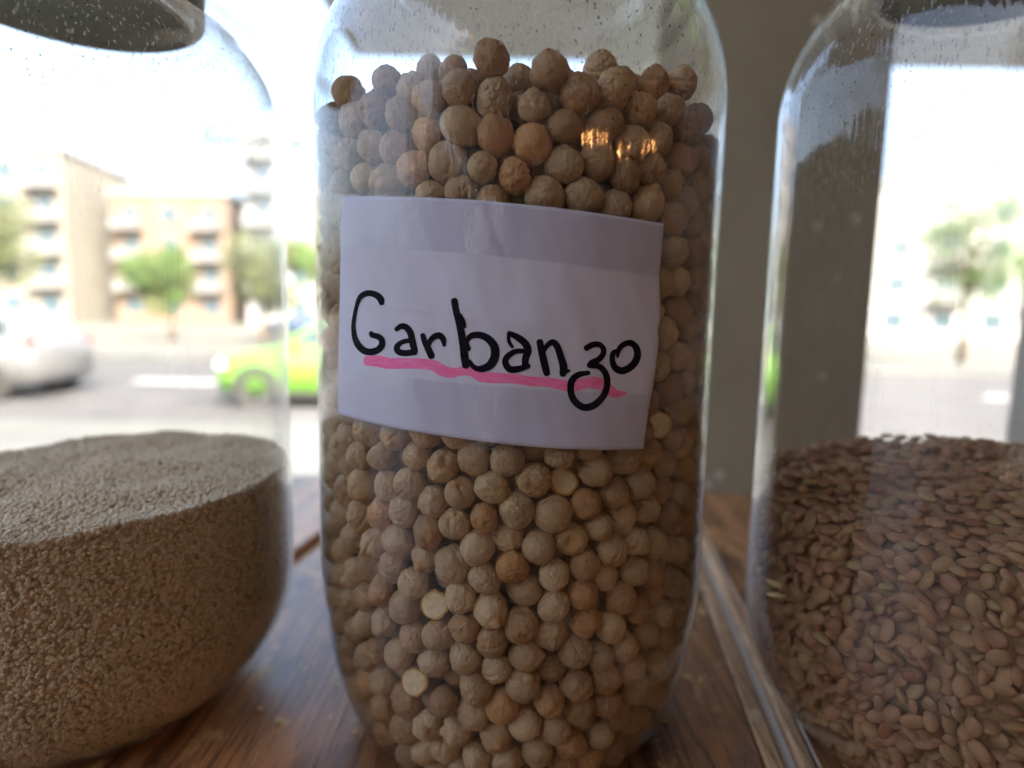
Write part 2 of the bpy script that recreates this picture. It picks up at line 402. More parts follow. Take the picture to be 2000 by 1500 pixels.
board('gap_channel', 0.0943, 0.0993, M_WHITE, z1=-0.0030, z0=-0.03, bev=0.0004)
for sx in (-0.8, 0.8):
    for sy in (-0.30, 0.36):
        box('leg', (sx - 0.03, sy - 0.23, 0.0), (sx + 0.03, sy - 0.17, 0.887), M_WOOD, tbl)
box('apron', (-0.83, 0.14, 0.80), (0.83, 0.165, 0.886), M_WOOD, tbl)

# ------------------------------------------------------------------ jars
def jar_profile(H, R, ab, bb, hs, a_s, b_s, wall, inner=False):
    """outer (or inner) section from the centre of the base up to the rim"""
    w_ = wall if inner else 0.0
    P = [(0.0005, 0.006 + w_), (R * 0.30, 0.0055 + w_), (R * 0.52, 0.002 + w_), (R * 0.60, 0.0003 + w_)]
    for t in np.linspace(0.0, math.pi / 2, 26):
        r = (R - ab) + ab * math.sin(t) - w_; z = bb - bb * math.cos(t) + w_ * math.cos(t)
        P.append((r, max(z, 0.0003 + w_ * 0.9)))
    for z in np.linspace(bb, hs, 16)[1:-1]: P.append((R - w_, z))
    for t in np.linspace(0, math.pi / 2, 64):
        rd = 0.0 if inner else 0.0010 * (math.exp(-((t - 0.98) / 0.045) ** 2) + 0.8 * math.exp(-((t - 1.22) / 0.04) ** 2) + 0.7 * math.exp(-((t - 1.42) / 0.03) ** 2))
        P.append((rd * math.cos(t) + R - a_s + a_s * math.cos(t) - w_ * math.cos(t) * 1.0 - (w_ * (1 - math.cos(t))), hs + b_s * math.sin(t) - w_ * math.sin(t) * 0.6 + rd * math.sin(t)))
    return P
def make_jar(loc, prof, neck_r, z_neck, lid_mat, label, group, neck_h=0.0152):
    t = empty('plastic_jar', (loc[0], loc[1], 0.0), label=label, cat='jar', group=group)
    out = jar_profile(inner=False, **prof); inn = jar_profile(inner=True, **prof)
    # neck: outward fold, then the threaded collar
    nb = z_neck
    neck = [(neck_r, nb + 0.0015), (neck_r + 0.0004, nb + 0.003), (neck_r + 0.0022, nb + 0.0042), (neck_r + 0.0022, nb + 0.0062), (neck_r + 0.0004, nb + 0.0074)] + ([(neck_r + q, nb + 0.0105 + z) for b in (0, 0.0065) for q, z in ((0, b), (0.0011, b + 0.0009), (0.0011, b + 0.0020), (0, b + 0.003))] if neck_h > 0.02 else []) + [(neck_r, nb + neck_h)]
    inn_neck = [(neck_r - 0.0016, nb + 0.0015), (neck_r - 0.0016, nb + neck_h)]
    body = mk('body', revolve('jar_body', out + neck, 160), M_GLASS, t)
    mk('inner_wall', revolve('jar_inner_wall', inn[4:] + inn_neck, 160), M_GLASS_IN, t)
    zt = nb + neck_h + 0.0004
    lid_r = neck_r + 0.0045
    pr = [(0.0005, zt + 0.001), (neck_r * 0.9, zt + 0.001), (neck_r + 0.001, zt + 0.0005), (lid_r - 0.0012, zt - 0.011), (lid_r, zt - 0.0115), (lid_r + 0.0005, zt + 0.004), (lid_r - 0.001, zt + 0.0065), (lid_r - 0.006, zt + 0.0075), (0.0005, zt + 0.007)]
    lid = mk('lid', revolve('jar_lid', pr, 96), lid_mat, t)
    return t, body
WALL = 0.0011
PM = dict(H=0.256, R=0.070, ab=0.0192, bb=0.068, hs=0.2147, a_s=0.0272, b_s=0.0419, wall=WALL)
PL = dict(H=0.25, R=0.070, ab=0.0385, bb=0.049, hs=0.2101, a_s=0.0308, b_s=0.0389, wall=WALL)
PR = dict(H=0.25, R=0.070, ab=0.0312, bb=0.0504, hs=0.2170, a_s=0.0302, b_s=0.0403, wall=WALL)
JL = (-0.1565, 0.2148); JR = (0.1588, 0.1972)
G_J = 'big clear plastic jars with dry goods on the counter'
make_jar(JC, PM, 0.0428, 0.2566, M_LID, 'large clear plastic jar full of chickpeas with a handwritten paper label', G_J, neck_h=0.042)
make_jar(JL, PL, 0.0392, 0.2490, M_LIDG, 'clear plastic jar a third full of tiny pale seeds, left of the chickpeas', G_J)
make_jar(JR, PR, 0.0398, 0.2573, M_LIDG, 'clear plastic jar part full of brown lentils, right of the chickpeas', G_J)

# ------------------------------------------------------------------ chickpeas
SEEDS = """961,134 841,141 886,141 905,179 961,207 841,198 805,178 754,178 686,200 732,218 695,242 637,233 783,233 839,263 903,259 972,258 774,295 734,279 688,295 873,317 945,317 816,332 765,354 721,345 677,350 651,279 908,367 965,391 842,378 1004,350
1012,160 1072,138 1173,136 1041,208 1132,191 1197,179 1276,164 1331,164 1247,220 1103,251 1175,246 1034,296 1233,282 1283,268 1302,227 1336,258 1324,316 1096,320 1154,316 1216,347 1274,335 1062,378 1137,373 1194,397 1259,402 1300,368 1336,397 1307,419
1310,490 1347,493 1317,547 1353,543 1313,610 1340,647 1313,697 1300,753 1327,747 1280,830 1310,813 1350,810 1313,867 1283,867 1350,683 1283,707 1287,657 1360,733
686,846 724,842 710,896 756,892 818,896 874,900 712,944 760,946 808,942 800,998 846,990 754,998 714,1008 674,1000 664,898 658,928 684,956 706,1054 786,1050 840,1050 746,1070 680,1074 658,1072 664,1026 780,858
936,904 998,902 1086,906 972,950 1040,944 1100,940 902,958 938,1006 1002,996 1078,990 1140,986 890,1032 936,1072 1002,1058 1066,1046 1118,1044 888,1106 1004,1114 1076,1112 1126,1096 946,1130 904,868 1040,880
1156,920 1198,964 1228,902 1238,936 1248,988 1174,1034 1208,1012 1234,1054 1272,1066 1284,944 1292,998 1286,886 1316,872 1326,908 1186,1120 1232,1120 1302,1070 1186,1080 1274,1130 1320,1074 1318,962 1350,950 1330,1014
728,1119 787,1121 824,1106 699,1164 672,1121 728,1159 760,1161 787,1167 819,1161 851,1177 797,1215 755,1212 701,1231 720,1209 667,1220 853,1231 744,1263 792,1265 723,1281 688,1276 661,1265 848,1281 752,1324 813,1327 715,1332 685,1345 800,1369 867,1367 757,1377 715,1401 795,1417 837,1407 757,1423 805,1468 869,1455 749,1455
906,1167 965,1183 1029,1156 1082,1180 1130,1159 911,1225 974,1239 1026,1212 1031,1265 1085,1244 1133,1217 906,1279 981,1297 1047,1319 1101,1308 1138,1271 927,1329 991,1359 1074,1361 1125,1369 941,1383 1026,1407 1079,1415 970,1431 1114,1447 893,1417 1050,1457 930,1471 991,1479 1143,1316 1095,1487
1199,1167 1233,1183 1151,1265 1185,1217 1199,1265 1239,1244 1156,1313 1204,1308 1231,1332 1276,1295 1284,1241 1321,1249 1276,1185 1311,1180 1273,1140 1308,1135 1183,1364 1225,1391 1175,1423 1257,1396 1265,1340 1292,1343 1148,1471 1196,1455 1233,1444"""
SEEDS = [tuple(map(float, s.split(','))) for s in SEEDS.split()]
BACK = {(841, 141): .030, (886, 141): .016, (1012, 160): .012, (1173, 136): .022, (1276, 164): .010, (1331, 164): .006, (805, 178): .006, (754, 178): .004, (1040, 880): .003, (1100, 940): .0018}
HALVES = {(851, 1177): 'f', (813, 1327): 'f', (1100, 940): 'u', (1280, 830): 'f'}
RIN = 0.070 - WALL - 0.0002
def rin(z):
    ab, bb = 0.0192, 0.068
    q = np.clip((bb - z) / bb, 0, 1)
    return RIN - ab + ab * np.sqrt(np.maximum(1 - q * q, 0))
rad0 = 0.00492
def seed_pos(u, v, rp, back=0.0):
    d = ray(u, v); ts = np.linspace(0.13, 0.235, 421)
    Q = EYE + ts[:, None] * d
    f = np.hypot(Q[:, 0] - JC[0], Q[:, 1] - JC[1]) - (rin(np.maximum(Q[:, 2], 0.0)) - rp)
    k2 = np.nonzero(f < 0)[0]
    k2 = k2[0] if len(k2) else int(np.argmin(f))
    P = Q[k2].copy()
    if back: P = P + d * back
    return P
S = []; SR = []
for s in SEEDS:
    rp = rad0 * rng.uniform(0.90, 1.07)
    S.append(seed_pos(s[0], s[1], rp, BACK.get((int(s[0]), int(s[1])), rng.uniform(0, 0.0008)))); SR.append(rp)
S = np.array(S) - np.array([JC[0], JC[1], 0]); SR = np.array(SR)
ns = len(S)
ztop = S[0, 2] + 0.001
a = 0.01195                                    # fcc cell
g = []
for i in range(-7, 8):
    for j in range(-7, 8):
        for k_ in range(0, 20):
            for o in ((0, 0, 0), (.5, .5, 0), (.5, 0, .5), (0, .5, .5)):
                g.append(((i + o[0]) * a, (j + o[1]) * a, (k_ + o[2]) * a + 0.005))
g = np.array(g) + rng.normal(0, 0.0016, (len(g), 3))
rr = np.hypot(g[:, 0], g[:, 1])
def top_z(r, x): return ztop - 0.007 + 0.010 * (1 - (r / 0.07) ** 2) - 0.002
ok = (rr < rin(g[:, 2]) - 0.004) & (g[:, 2] > 0.006) & (g[:, 2] < top_z(rr, g[:, 0])) & ((rr > 0.034) | (g[:, 2] > 0.175))
g = g[ok]
d2 = ((g[:, None, :] - S[None]) ** 2).sum(-1).min(1)
g = g[d2 > 0.0070 ** 2]
P = np.vstack([S, g]); Rr = np.concatenate([SR, rad0 * rng.uniform(0.86, 1.10, len(g))])
W = np.concatenate([np.full(ns, 0.03), np.ones(len(g))])
for k_, s in enumerate(SEEDS):
    if (int(s[0]), int(s[1])) in HALVES: W[k_] = 0.0005
P0 = P.copy()
for it in range(90):
    if it % 9 == 0:
        ii = []; jj = []
        for c0 in range(0, len(P), 500):
            D = ((P[c0:c0 + 500, None, :].astype(np.float32) - P[None].astype(np.float32)) ** 2).sum(-1)
            a_, b_ = np.nonzero(D < 0.0125 ** 2); a_ += c0; k2 = a_ < b_; ii.append(a_[k2]); jj.append(b_[k2])
        ii = np.concatenate(ii); jj = np.concatenate(jj)
    dv = P[jj] - P[ii]; L = np.linalg.norm(dv, axis=1) + 1e-9
    ov = np.maximum((Rr[ii] + Rr[jj]) * 0.94 - L, 0)
    n_ = dv / L[:, None]; wi = W[ii]; wj = W[jj]; s_ = wi + wj
    mv = np.zeros_like(P)
    np.add.at(mv, ii, -n_ * (ov * wi / s_)[:, None]); np.add.at(mv, jj, n_ * (ov * wj / s_)[:, None])
    P += mv * 0.45
    P[ns:, 2] -= 0.00003
    P[:, 2] = np.maximum(P[:, 2], Rr + 0.0016)
    r_ = np.hypot(P[:, 0], P[:, 1]); lim = rin(P[:, 2]) - Rr * 0.97
    f_ = np.where(r_ > lim, lim / np.maximum(r_, 1e-6), 1.0); P[:, 0] *= f_; P[:, 1] *= f_
PEA_P, PEA_R = P, Rr
print('peas', len(P), 'seeds', ns, 'mean seed shift mm', np.linalg.norm((P - P0)[:ns], axis=1).mean() * 1000)

def ico(sub):
    bm = bmesh.new(); bmesh.ops.create_icosphere(bm, subdivisions=sub, radius=1.0)
    V = np.array([v.co[:] for v in bm.verts]); Fq = np.array([[v.index for v in f.verts] for f in bm.faces]); bm.free()
    return V, Fq
ICO = {k_: ico(k_) for k_ in (1, 2, 3, 4, 5)}
def pea_shape(sub, seed):
    V, Fq = ICO[sub]; r2 = random.Random(seed)
    V = V.copy(); out = np.empty_like(V); bk = np.zeros(len(V))
    off = Vector((r2.uniform(0, 50), r2.uniform(0, 50), r2.uniform(0, 50)))
    beak = r2.choice((0.02, 0.05, 0.09, 0.13, 0.20)); groove = r2.uniform(0.03, 0.16); seam = r2.random() < 0.55; lob = r2.uniform(0.05, 0.15)
    wr = r2.uniform(0.016, 0.050); sx, sy, sz = r2.uniform(0.90, 1.10), r2.uniform(0.86, 1.02), r2.uniform(0.94, 1.12)
    bend = r2.uniform(-0.12, 0.12)
    for i, v in enumerate(V):
        p_ = Vector(v); ang = math.acos(max(-1, min(1, p_.z)))
        r = 1.0 + lob * noise.noise(p_ * 1.3 + off) + lob * 0.5 * noise.noise(p_ * 2.6 + off)
        q = Vector((p_.x * 4.4, p_.y * 4.4, p_.z * 1.9)) + off
        n1 = noise.noise(q + Vector((noise.noise(q * .7), noise.noise(q * .7 + off), 0)) * 1.4)
        r -= wr * 1.7 * max(0.0, 1 - abs(n1) * 5.5)
        r += wr * 0.8 * noise.noise(p_ * 7 + off)
        r += beak * math.exp(-(((p_.x - bend) ** 2 + p_.y ** 2) ** 0.5 / 0.34) ** 2) * (p_.z > 0)
        sm = math.exp(-((p_.y + 0.12 * p_.x) / 0.035) ** 2) * max(0.0, min(1.0, (0.55 - p_.z) * 2)) if seam else 0.0
        r += 0.012 * sm - (0.010 * math.exp(-((p_.y + 0.12 * p_.x) / 0.11) ** 2) if seam else 0)
        # cheek groove from the beak over one side
        side = math.exp(-((p_.x + bend * p_.z) / 0.10) ** 2)
        r -= groove * side * max(0.0, min(1.0, (p_.z + 0.35))) * (1 if p_.y > 0 else 0.45) * (1 - math.exp(-(ang / 0.22) ** 2))
        r -= 0.06 * math.exp(-((ang - 0.42) / 0.13) ** 2)
        out[i] = (p_.x * r * sx, p_.y * r * sy, p_.z * r * sz)
        bk[i] = math.exp(-((ang - 0.34) / 0.20) ** 2) * (1 if p_.y > -0.2 else 0.4) * r2.uniform(0.85, 1) - sm * 0.9
    out -= out.mean(0) * 0.5
    return out * 0.985, Fq, bk
NV = 24
def add_attr(me, vals):
    at = me.attributes.new('beak', 'FLOAT', 'POINT'); at.data.foreach_set('value', np.asarray(vals, dtype=np.float32))
HI = []
for k_ in range(NV):
    V, Fq, bk = pea_shape(5, 100 + k_)
    me = mesh_np('chickpea', V * 0.0047, Fq); add_attr(me, bk); me.materials.append(M_PEA); HI.append(me)
MID = [pea_shape(4, 100 + k_) for k_ in range(NV)]
LOW = [pea_shape(3, 100 + k_) for k_ in range(NV)]
# a pea with a sunken dark hollow, and one with a small hole
def dent_shape(seed, depth, wdt, off=(0, 0, 1)):
    V, Fq, bk = pea_shape(5, seed); o = np.array(off, float); o /= np.linalg.norm(o)
    n_ = V / np.linalg.norm(V, axis=1)[:, None]; an = np.arccos(np.clip(n_ @ o, -1, 1))
    k2 = np.exp(-(an / wdt) ** 4); V = V * (1 - depth * k2)[:, None]
    me = mesh_np('chickpea', V * 0.0047, Fq); add_attr(me, np.clip(k2 * 1.3, 0, 1)); me.materials.append(M_PEA); return me
HOLLOW = dent_shape(131, 0.42, 0.50, (0, -1, 0.05)); HOLE = dent_shape(132, 0.3, 0.17, (-0.45, -0.85, -0.25))
# split half: dome with flat cream face
def half_mesh():
    V, Fq, _ = pea_shape(4, 77); V = V.copy()
    me = mesh_np('split_chickpea', np.where(V[:, 1:2] < -0.05, V * [1, 0, 1] + [0, -0.05, 0], V) * [1, 0.75, 1] * 0.0043, Fq)
    me.materials.append(M_RIM); return me
def face_mesh():
    V = [(0, -0.04 - 0.02, 0)]; n = 28
    for r, y in ((0.30, -0.075), (0.62, -0.085), (0.82, -0.07)):
        for q in range(n):
            a_ = 2 * math.pi * q / n; k2 = r * (1 + 0.04 * math.sin(3 * a_ + 1)); V.append((k2 * math.cos(a_), y, k2 * math.sin(a_)))
    Fs = [(0, 1 + q, 1 + (q + 1) % n) for q in range(n)]
    for k2 in range(2):
        for q in range(n): Fs.append((1 + k2 * n + q, 1 + (k2 + 1) * n + q, 1 + (k2 + 1) * n + (q + 1) % n, 1 + k2 * n + (q + 1) % n))
    return mesh_py('split_face', np.array(V) * [1, 0.9, 1] * 0.0043, Fs, True)
HALF = half_mesh(); FACE = face_mesh()

JCV = np.array([JC[0], JC[1], 0.0])
world_p = PEA_P + JCV
def project(Q):
    d = Q - EYE; z = d @ F_; return 1000 + FPX * (d @ RC) / z, 750 - FPX * (d @ UC) / z, z
U, V_, Zd = project(world_p)
rr = np.hypot(PEA_P[:, 0], PEA_P[:, 1])
wallgap = rin(PEA_P[:, 2]) - PEA_R - rr
todir = (EYE[:2] - JC); todir = todir / np.linalg.norm(todir)
facing = (PEA_P[:, :2] @ todir) / np.maximum(rr, 1e-6)
def under_label(u, v):
    return (u > 655) & (u < 1285) & (v > 400 + (u - 667) * 0.085) & (v < 820 + (u - 660) * 0.075)
covered = under_label(U, V_ - 20) & under_label(U, V_ + 20) & under_label(U - 18, V_) & under_label(U + 18, V_)
score = np.where(covered | (facing < 0.12) | (V_ > 1530), -9, 1.0) * 1.0
score = np.where(score < 0, -9, 3 - wallgap * 400 + facing * 0.5)
topz = top_z(rr, 0)
score[(PEA_P[:, 2] > topz - 0.004) & (facing > -0.2) & ~covered] = 2.6
score[:ns] += 2.0; score[:ns][covered[:ns]] = -9
order = np.argsort(-score)[:300]; indiv = set(int(i) for i in order if score[i] > -5)
SPECIAL = {(961, 134): ('round brown chickpea on top of the heap, left of the pointed one', (0.82, 0.72, 0.62)),
           (1072, 138): ('pointed chickpea on top of the heap near the jar centre', (0.9, 0.84, 0.76)),
           (972, 258): ('reddish brown chickpea in the third row below the heap top', (0.85, 0.62, 0.46)),
           (1004, 1114): ('orange tan chickpea in the middle of the jar below the label', (1.0, 0.72, 0.45)),
           (1118, 1044): ('chickpea with a dark sunken hollow, below the right half of the label', (0.9, 0.85, 0.7)),
           (1247, 220): ('chickpea with a small dark hole near the right shoulder of the jar', (0.8, 0.75, 0.66)),
           (1086, 906): ('smooth greyish chickpea touching the cream split pea just under the label', (0.85, 0.9, 0.85))}
ORD = ['first', 'second', 'third', 'fourth', 'fifth', 'sixth', 'seventh', 'eighth', 'ninth', 'tenth', 'eleventh', 'twelfth', 'thirteenth', 'fourteenth', 'fifteenth', 'sixteenth', 'seventeenth', 'eighteenth', 'nineteenth', 'twentieth'] + ['twenty-' + q for q in ('first', 'second', 'third', 'fourth', 'fifth', 'sixth', 'seventh', 'eighth', 'ninth')]
WHERE = {}
def _places():
    zones = {}
    for i in indiv:
        u, v = U[i], V_[i]; top = 384 + (u - 667) * 0.085; bot = 815 + (u - 660) * 0.1
        if v < top: zones.setdefault(('a', max(0, int((v - 100) // 58))), []).append(i)
        elif v > bot: zones.setdefault(('b', int((v - bot) // 58)), []).append(i)
        else: zones.setdefault(('r' if u > 970 else 'l', 0), []).append(i)
    for (z, r), L in zones.items():
        if z in 'ab':
            L.sort(key=lambda i: U[i])
            for k2, i in enumerate(L):
                n_ = len(L); fr = (ORD[k2] + ' from the left') if k2 < (n_ + 1) // 2 else (ORD[n_ - 1 - k2] + ' from the right')
                WHERE[i] = (ORD[r] + ' row ' + ('down from the heap top, ' if z == 'a' else 'under the paper label, ') + fr)
        else:
            L.sort(key=lambda i: V_[i])
            for k2, i in enumerate(L): WHERE[i] = 'beside the ' + ('right' if z == 'r' else 'left') + ' edge of the paper label, ' + (ORD[k2] + ' from the top' if k2 < (len(L) + 1) // 2 else ORD[len(L) - 1 - k2] + ' from the bottom')
_places()
G_P = 'dry chickpeas packed behind the clear wall of the middle jar'
HL = {(851, 1177): 'split chickpea showing a round cream face, upper of two at the lower left',
      (813, 1327): 'split chickpea showing a round cream face, lower of two at the lower left',
      (1100, 940): 'half chickpea, cream and orange rimmed, wedged just below the paper label',
      (1280, 830): 'pale cream split chickpea beside the lower right corner of the label'}
seed_key = [(int(s[0]), int(s[1])) for s in SEEDS]
def rand_rot(r2): return Euler((r2.uniform(0, 6.28), math.acos(r2.uniform(-1, 1)), r2.uniform(0, 6.28)))
stuffV = []; stuffF = []; stuffB = []; nv0 = 0
for i in range(len(world_p)):
    key = seed_key[i] if i < ns else None
    if key in HALVES:
        t = mk('split_chickpea', HALF, None, None, tuple(world_p[i]), label=HL[key], cat='chickpea')
        face = mk('split_face', FACE, M_CREAM, t)
        out = Vector((PEA_P[i, 0], PEA_P[i, 1], 0)).normalized()
        if HALVES[key] == 'u': out = (out + Vector((0.1, 0, 0.65))).normalized()
        toc = (Vector(EYE) - Vector(world_p[i])).normalized()
        d = (out * 0.6 + toc * 0.4).normalized() if HALVES[key] == 'f' else out
        t.rotation_mode = 'QUATERNION'; t.rotation_quaternion = Vector((0, -1, 0)).rotation_difference(d)
        if HALVES[key] == 'f': t.location = Vector(t.location) + out * 0.0012
        continue
    if i in indiv:
        sp = SPECIAL.get(key)
        me = HOLLOW if key == (1118, 1044) else HOLE if key == (1247, 220) else HI[rnd.randrange(NV)]
        o = bpy.data.objects.new('chickpea', me); COL.objects.link(o)
        s_ = PEA_R[i] / 0.0047; o.location = world_p[i]; o.scale = (s_, s_, s_)
        o.rotation_euler = (0, 0, 0) if me in (HOLLOW, HOLE) else rand_rot(rnd)
        if sp: tagp(o, sp[0], 'chickpea'); o.color = sp[1] + (1,)
        else:
            tone = rnd.choices(('pale grey beige', 'beige', 'tan', 'orange tan', 'brown'), (2.4, 4, 4, 1.5, 1.6))[0]
            tagp(o, tone + ' chickpea ' + WHERE[i], 'chickpea', G_P)
            b = rnd.uniform(0.84, 1.08); o.color = tuple(x * b for x in {'pale grey beige': (1.12, 1.15, 1.18), 'beige': (1.02, 1.03, 1.04), 'tan': (0.95, 0.90, 0.85), 'orange tan': (1.0, 0.78, 0.58), 'brown': (0.80, 0.68, 0.58)}[tone]) + (1,)
    else:
        near = facing[i] > -0.1 and wallgap[i] < 0.012 and not covered[i]
        Vs, Fq, bk = (MID if near else LOW)[rnd.randrange(NV)]
        R3 = np.array(rand_rot(rnd).to_matrix())
        stuffV.append(Vs @ R3.T * PEA_R[i] + world_p[i]); stuffF.append(Fq + nv0); stuffB.append(bk); nv0 += len(Vs)
me = mesh_np('chickpeas', np.vstack(stuffV), np.vstack(stuffF)); add_attr(me, np.concatenate(stuffB))
mk('chickpea_mass', me, M_PEAS, label='deeper and rear chickpeas filling the middle jar', cat='chickpeas', kind='stuff')

# ------------------------------------------------------------------ sesame seeds (left jar) and lentils (right jar)
def inside_r(z, prof):
    q = np.clip((prof['bb'] - z) / prof['bb'], 0, 1)
    return prof['R'] - WALL - prof['ab'] + prof['ab'] * np.sqrt(np.maximum(1 - q * q, 0))
def surf_h(x, y, h, seed, slope=(0, 0), heap=0.0, wob=0.002):
    r = math.hypot(x, y) / 0.07
    return h + slope[0] * x + slope[1] * y + heap * (1 - r * r) + wob * noise.noise(Vector((x * 45 + seed, y * 45, 0)))
def scatter(prof, h, n_wall, n_top, seed, depth, **kw):
    r3 = np.random.default_rng(seed); pts = []; nor = []
    for k_ in range(n_wall):
        th = r3.uniform(-math.pi, math.pi)
        if abs(th) > 1.95: continue
        ang = -math.pi / 2 + th * 1.0
        z = r3.uniform(0.002, h + 0.012)
        dpt = r3.uniform(0, depth); R = float(inside_r(z, prof)) - 0.0012 - dpt
        x, y = R * math.cos(ang), R * math.sin(ang)
        if z > surf_h(x, y, h, seed, **kw): continue
        pts.append((x, y, z)); nor.append((math.cos(ang), math.sin(ang), 0))
    for k_ in range(n_top):
        R = math.sqrt(r3.uniform(0, 1)) * 0.0675; ang = r3.uniform(0, 2 * math.pi)
        x, y = R * math.cos(ang), R * math.sin(ang)
        pts.append((x, y, surf_h(x, y, h, seed, **kw) - r3.uniform(0, depth * 0.6))); nor.append((0, 0, 1))
    return np.array(pts), np.array(nor)
def core_mesh(prof, h, inset, seed, **kw):
    seg = 72; V = []; Fs = []
    zs = np.linspace(0.004, 1.0, 22)
    for zi in zs:
        for j in range(seg):
            a_ = 2 * math.pi * j / seg; x, y = math.cos(a_) * 0.066, math.sin(a_) * 0.066
            zt = surf_h(x, y, h, seed, **kw) - inset * 0.6; z = 0.004 + (zt - 0.004) * (zi - 0.004) / 0.996
            R = float(inside_r(z, prof)) - inset + 0.0007 * noise.noise(Vector((x * 900, y * 900, z * 900)))
            V.append((R * math.cos(a_), R * math.sin(a_), z))
    n = len(zs)
    for i in range(n - 1):
        for j in range(seg): Fs.append((i * seg + j, i * seg + (j + 1) % seg, (i + 1) * seg + (j + 1) % seg, (i + 1) * seg + j))
    base = (n - 1) * seg; prev = base
    for f in (0.75, 0.5, 0.25):
        st = len(V)
        for j in range(seg):
            a_ = 2 * math.pi * j / seg; R = 0.066 * f; x, y = R * math.cos(a_), R * math.sin(a_)
            V.append((x, y, surf_h(x, y, h, seed, **kw) - inset * 0.6))
        for j in range(seg): Fs.append((prev + j, prev + (j + 1) % seg, st + (j + 1) % seg, st + j))
        prev = st
    V.append((0, 0, surf_h(0, 0, h, seed, **kw) - inset * 0.6)); c = len(V) - 1
    for j in range(seg): Fs.append((prev + j, prev + (j + 1) % seg, c))
    return V, [t3 for f in Fs for t3 in ([f] if len(f) == 3 else [(f[0], f[1], f[2]), (f[0], f[2], f[3])])]
def rots(n, r3, nor, flat):
    """random rotations (n,3,3) whose local z leans to the given normals by 'flat' (0..1)"""
    z = r3.normal(size=(n, 3)); z /= np.linalg.norm(z, axis=1)[:, None]
    z = z * (1 - flat) + nor * flat * np.sign((z * nor).sum(1))[:, None]; z /= np.linalg.norm(z, axis=1)[:, None]
    x = r3.normal(size=(n, 3)); x -= z * (x * z).sum(1)[:, None]; x /= np.linalg.norm(x, axis=1)[:, None]
    return np.stack([x, np.cross(z, x), z], -1)
def instance_np(base, Fq, pts, Rm, sc3):
    B = base[None] * sc3[:, None, :]
    Vw = np.einsum('nij,nkj->nki', Rm, B) + pts[:, None, :]
    Fa = Fq[None] + (np.arange(len(pts)) * len(base))[:, None, None]
    return Vw.reshape(-1, 3), Fa.reshape(-1, Fq.shape[1])
# sesame
kw = dict(slope=(0.02, 0.03), heap=0.001, wob=0.002)
pts, nor = scatter(PL, 0.0865, 50000, 17000, 5, 0.0014, **kw)
r3 = np.random.default_rng(5)
bv, bf = ICO[1]; bv = bv.copy(); bv[:, 0] *= (1 - 0.22 * bv[:, 0])
sc3 = np.stack([r3.uniform(0.00085, 0.00112, len(pts)), r3.uniform(0.00075, 0.0009, len(pts)), r3.uniform(0.0006, 0.00078, len(pts))], -1)
V, Fa = instance_np(bv, bf, pts, rots(len(pts), r3, nor, 0.15), sc3)
cV, cF = core_mesh(PL, 0.0865, 0.0027, 5, **kw)
V = np.vstack([V, np.array(cV)]); Fa = np.vstack([Fa, np.array(cF) + len(V) - len(cV)])
mk('small_seeds', mesh_np('small_seeds', V, Fa), M_SESAME, None, (JL[0], JL[1], 0), label='tiny pale tan seeds filling the lower third of the left jar', cat='seeds', kind='stuff')
# lentils
kw = dict(slope=(0.10, 0.05), heap=0.006, wob=0.006)
HLN = 0.092
r3 = np.random.default_rng(8)
cand, nor = scatter(PR, HLN, 16000, 5200, 8, 0.0045, **kw)
keep = []; cell = {}
rad_min = 0.00285
for i, c in enumerate(cand):
    kx = tuple((c / rad_min).astype(int)); bad = False
    for dx in (-1, 0, 1):
        for dy in (-1, 0, 1):
            for dz in (-1, 0, 1):
                for q in cell.get((kx[0] + dx, kx[1] + dy, kx[2] + dz), ()):
                    if ((cand[q] - c) ** 2).sum() < rad_min ** 2: bad = True; break
                if bad: break
            if bad: break
        if bad: break
    if not bad: keep.append(i); cell.setdefault(kx, []).append(i)
cand = cand[keep]; nor = nor[keep]
# pull each lentil clear of the wall
lz = np.where(nor[:, 2] > 0.5, 0.0, 1.0)
flat_dir = nor.copy(); flat_dir[lz > 0] = flat_dir[lz > 0] * 0.75 + np.array([0, 0, 0.55])
flat_dir /= np.linalg.norm(flat_dir, axis=1)[:, None]
Rm = rots(len(cand), r3, flat_dir, np.where(lz > 0, 0.22, 0.80)[:, None])
rc = np.hypot(cand[:, 0], cand[:, 1]); ext = 0.0030 * np.abs(np.einsum('ni,ni->n', Rm[:, :, 0], nor)) + 0.0012
lim = inside_r(cand[:, 2], PR) - 0.0002 - ext * 0.8; f_ = np.where((rc > lim) & (lz > 0), lim / np.maximum(rc, 1e-6), 1)
cand[:, 0] *= f_; cand[:, 1] *= f_; cand[:, 2] = np.maximum(cand[:, 2], 0.004)
bv3, bf3 = ICO[3]
def lens(v):
    v = v.copy(); r = np.hypot(v[:, 0], v[:, 1]); v[:, 2] = np.sign(v[:, 2]) * np.abs(v[:, 2]) ** 1.1 * 0.50; v[:, 0] *= 1.18; v[:, 1] *= 0.86; return v
LV = []
for k_ in range(5):
    b = lens(bv3); b = b * np.array([1 + 0.06 * math.sin(k_ * 2), 1 - 0.08 * math.cos(k_ * 3), 1 + 0.15 * math.sin(k_)])
    b += np.array([[0.03 * noise.noise(Vector(q) * 2 + Vector((k_ * 7, 0, 0)))] * 3 for q in b])
    me = mesh_np('lentil', b * 0.0026, bf3); me.materials.append(M_LENTIL); LV.append(me)
wl = cand + np.array([JR[0], JR[1], 0]); Ul, Vl, Zl = project(wl)
tod = -np.array(JR) / np.hypot(*JR); fc = (cand[:, :2] @ tod) / np.maximum(np.hypot(cand[:, 0], cand[:, 1]), 1e-6)
gap = inside_r(cand[:, 2], PR) - np.hypot(cand[:, 0], cand[:, 1])
inview = (Ul > 1380) & (Ul < 1985) & (Vl < 1490) & (Ul > 1450)
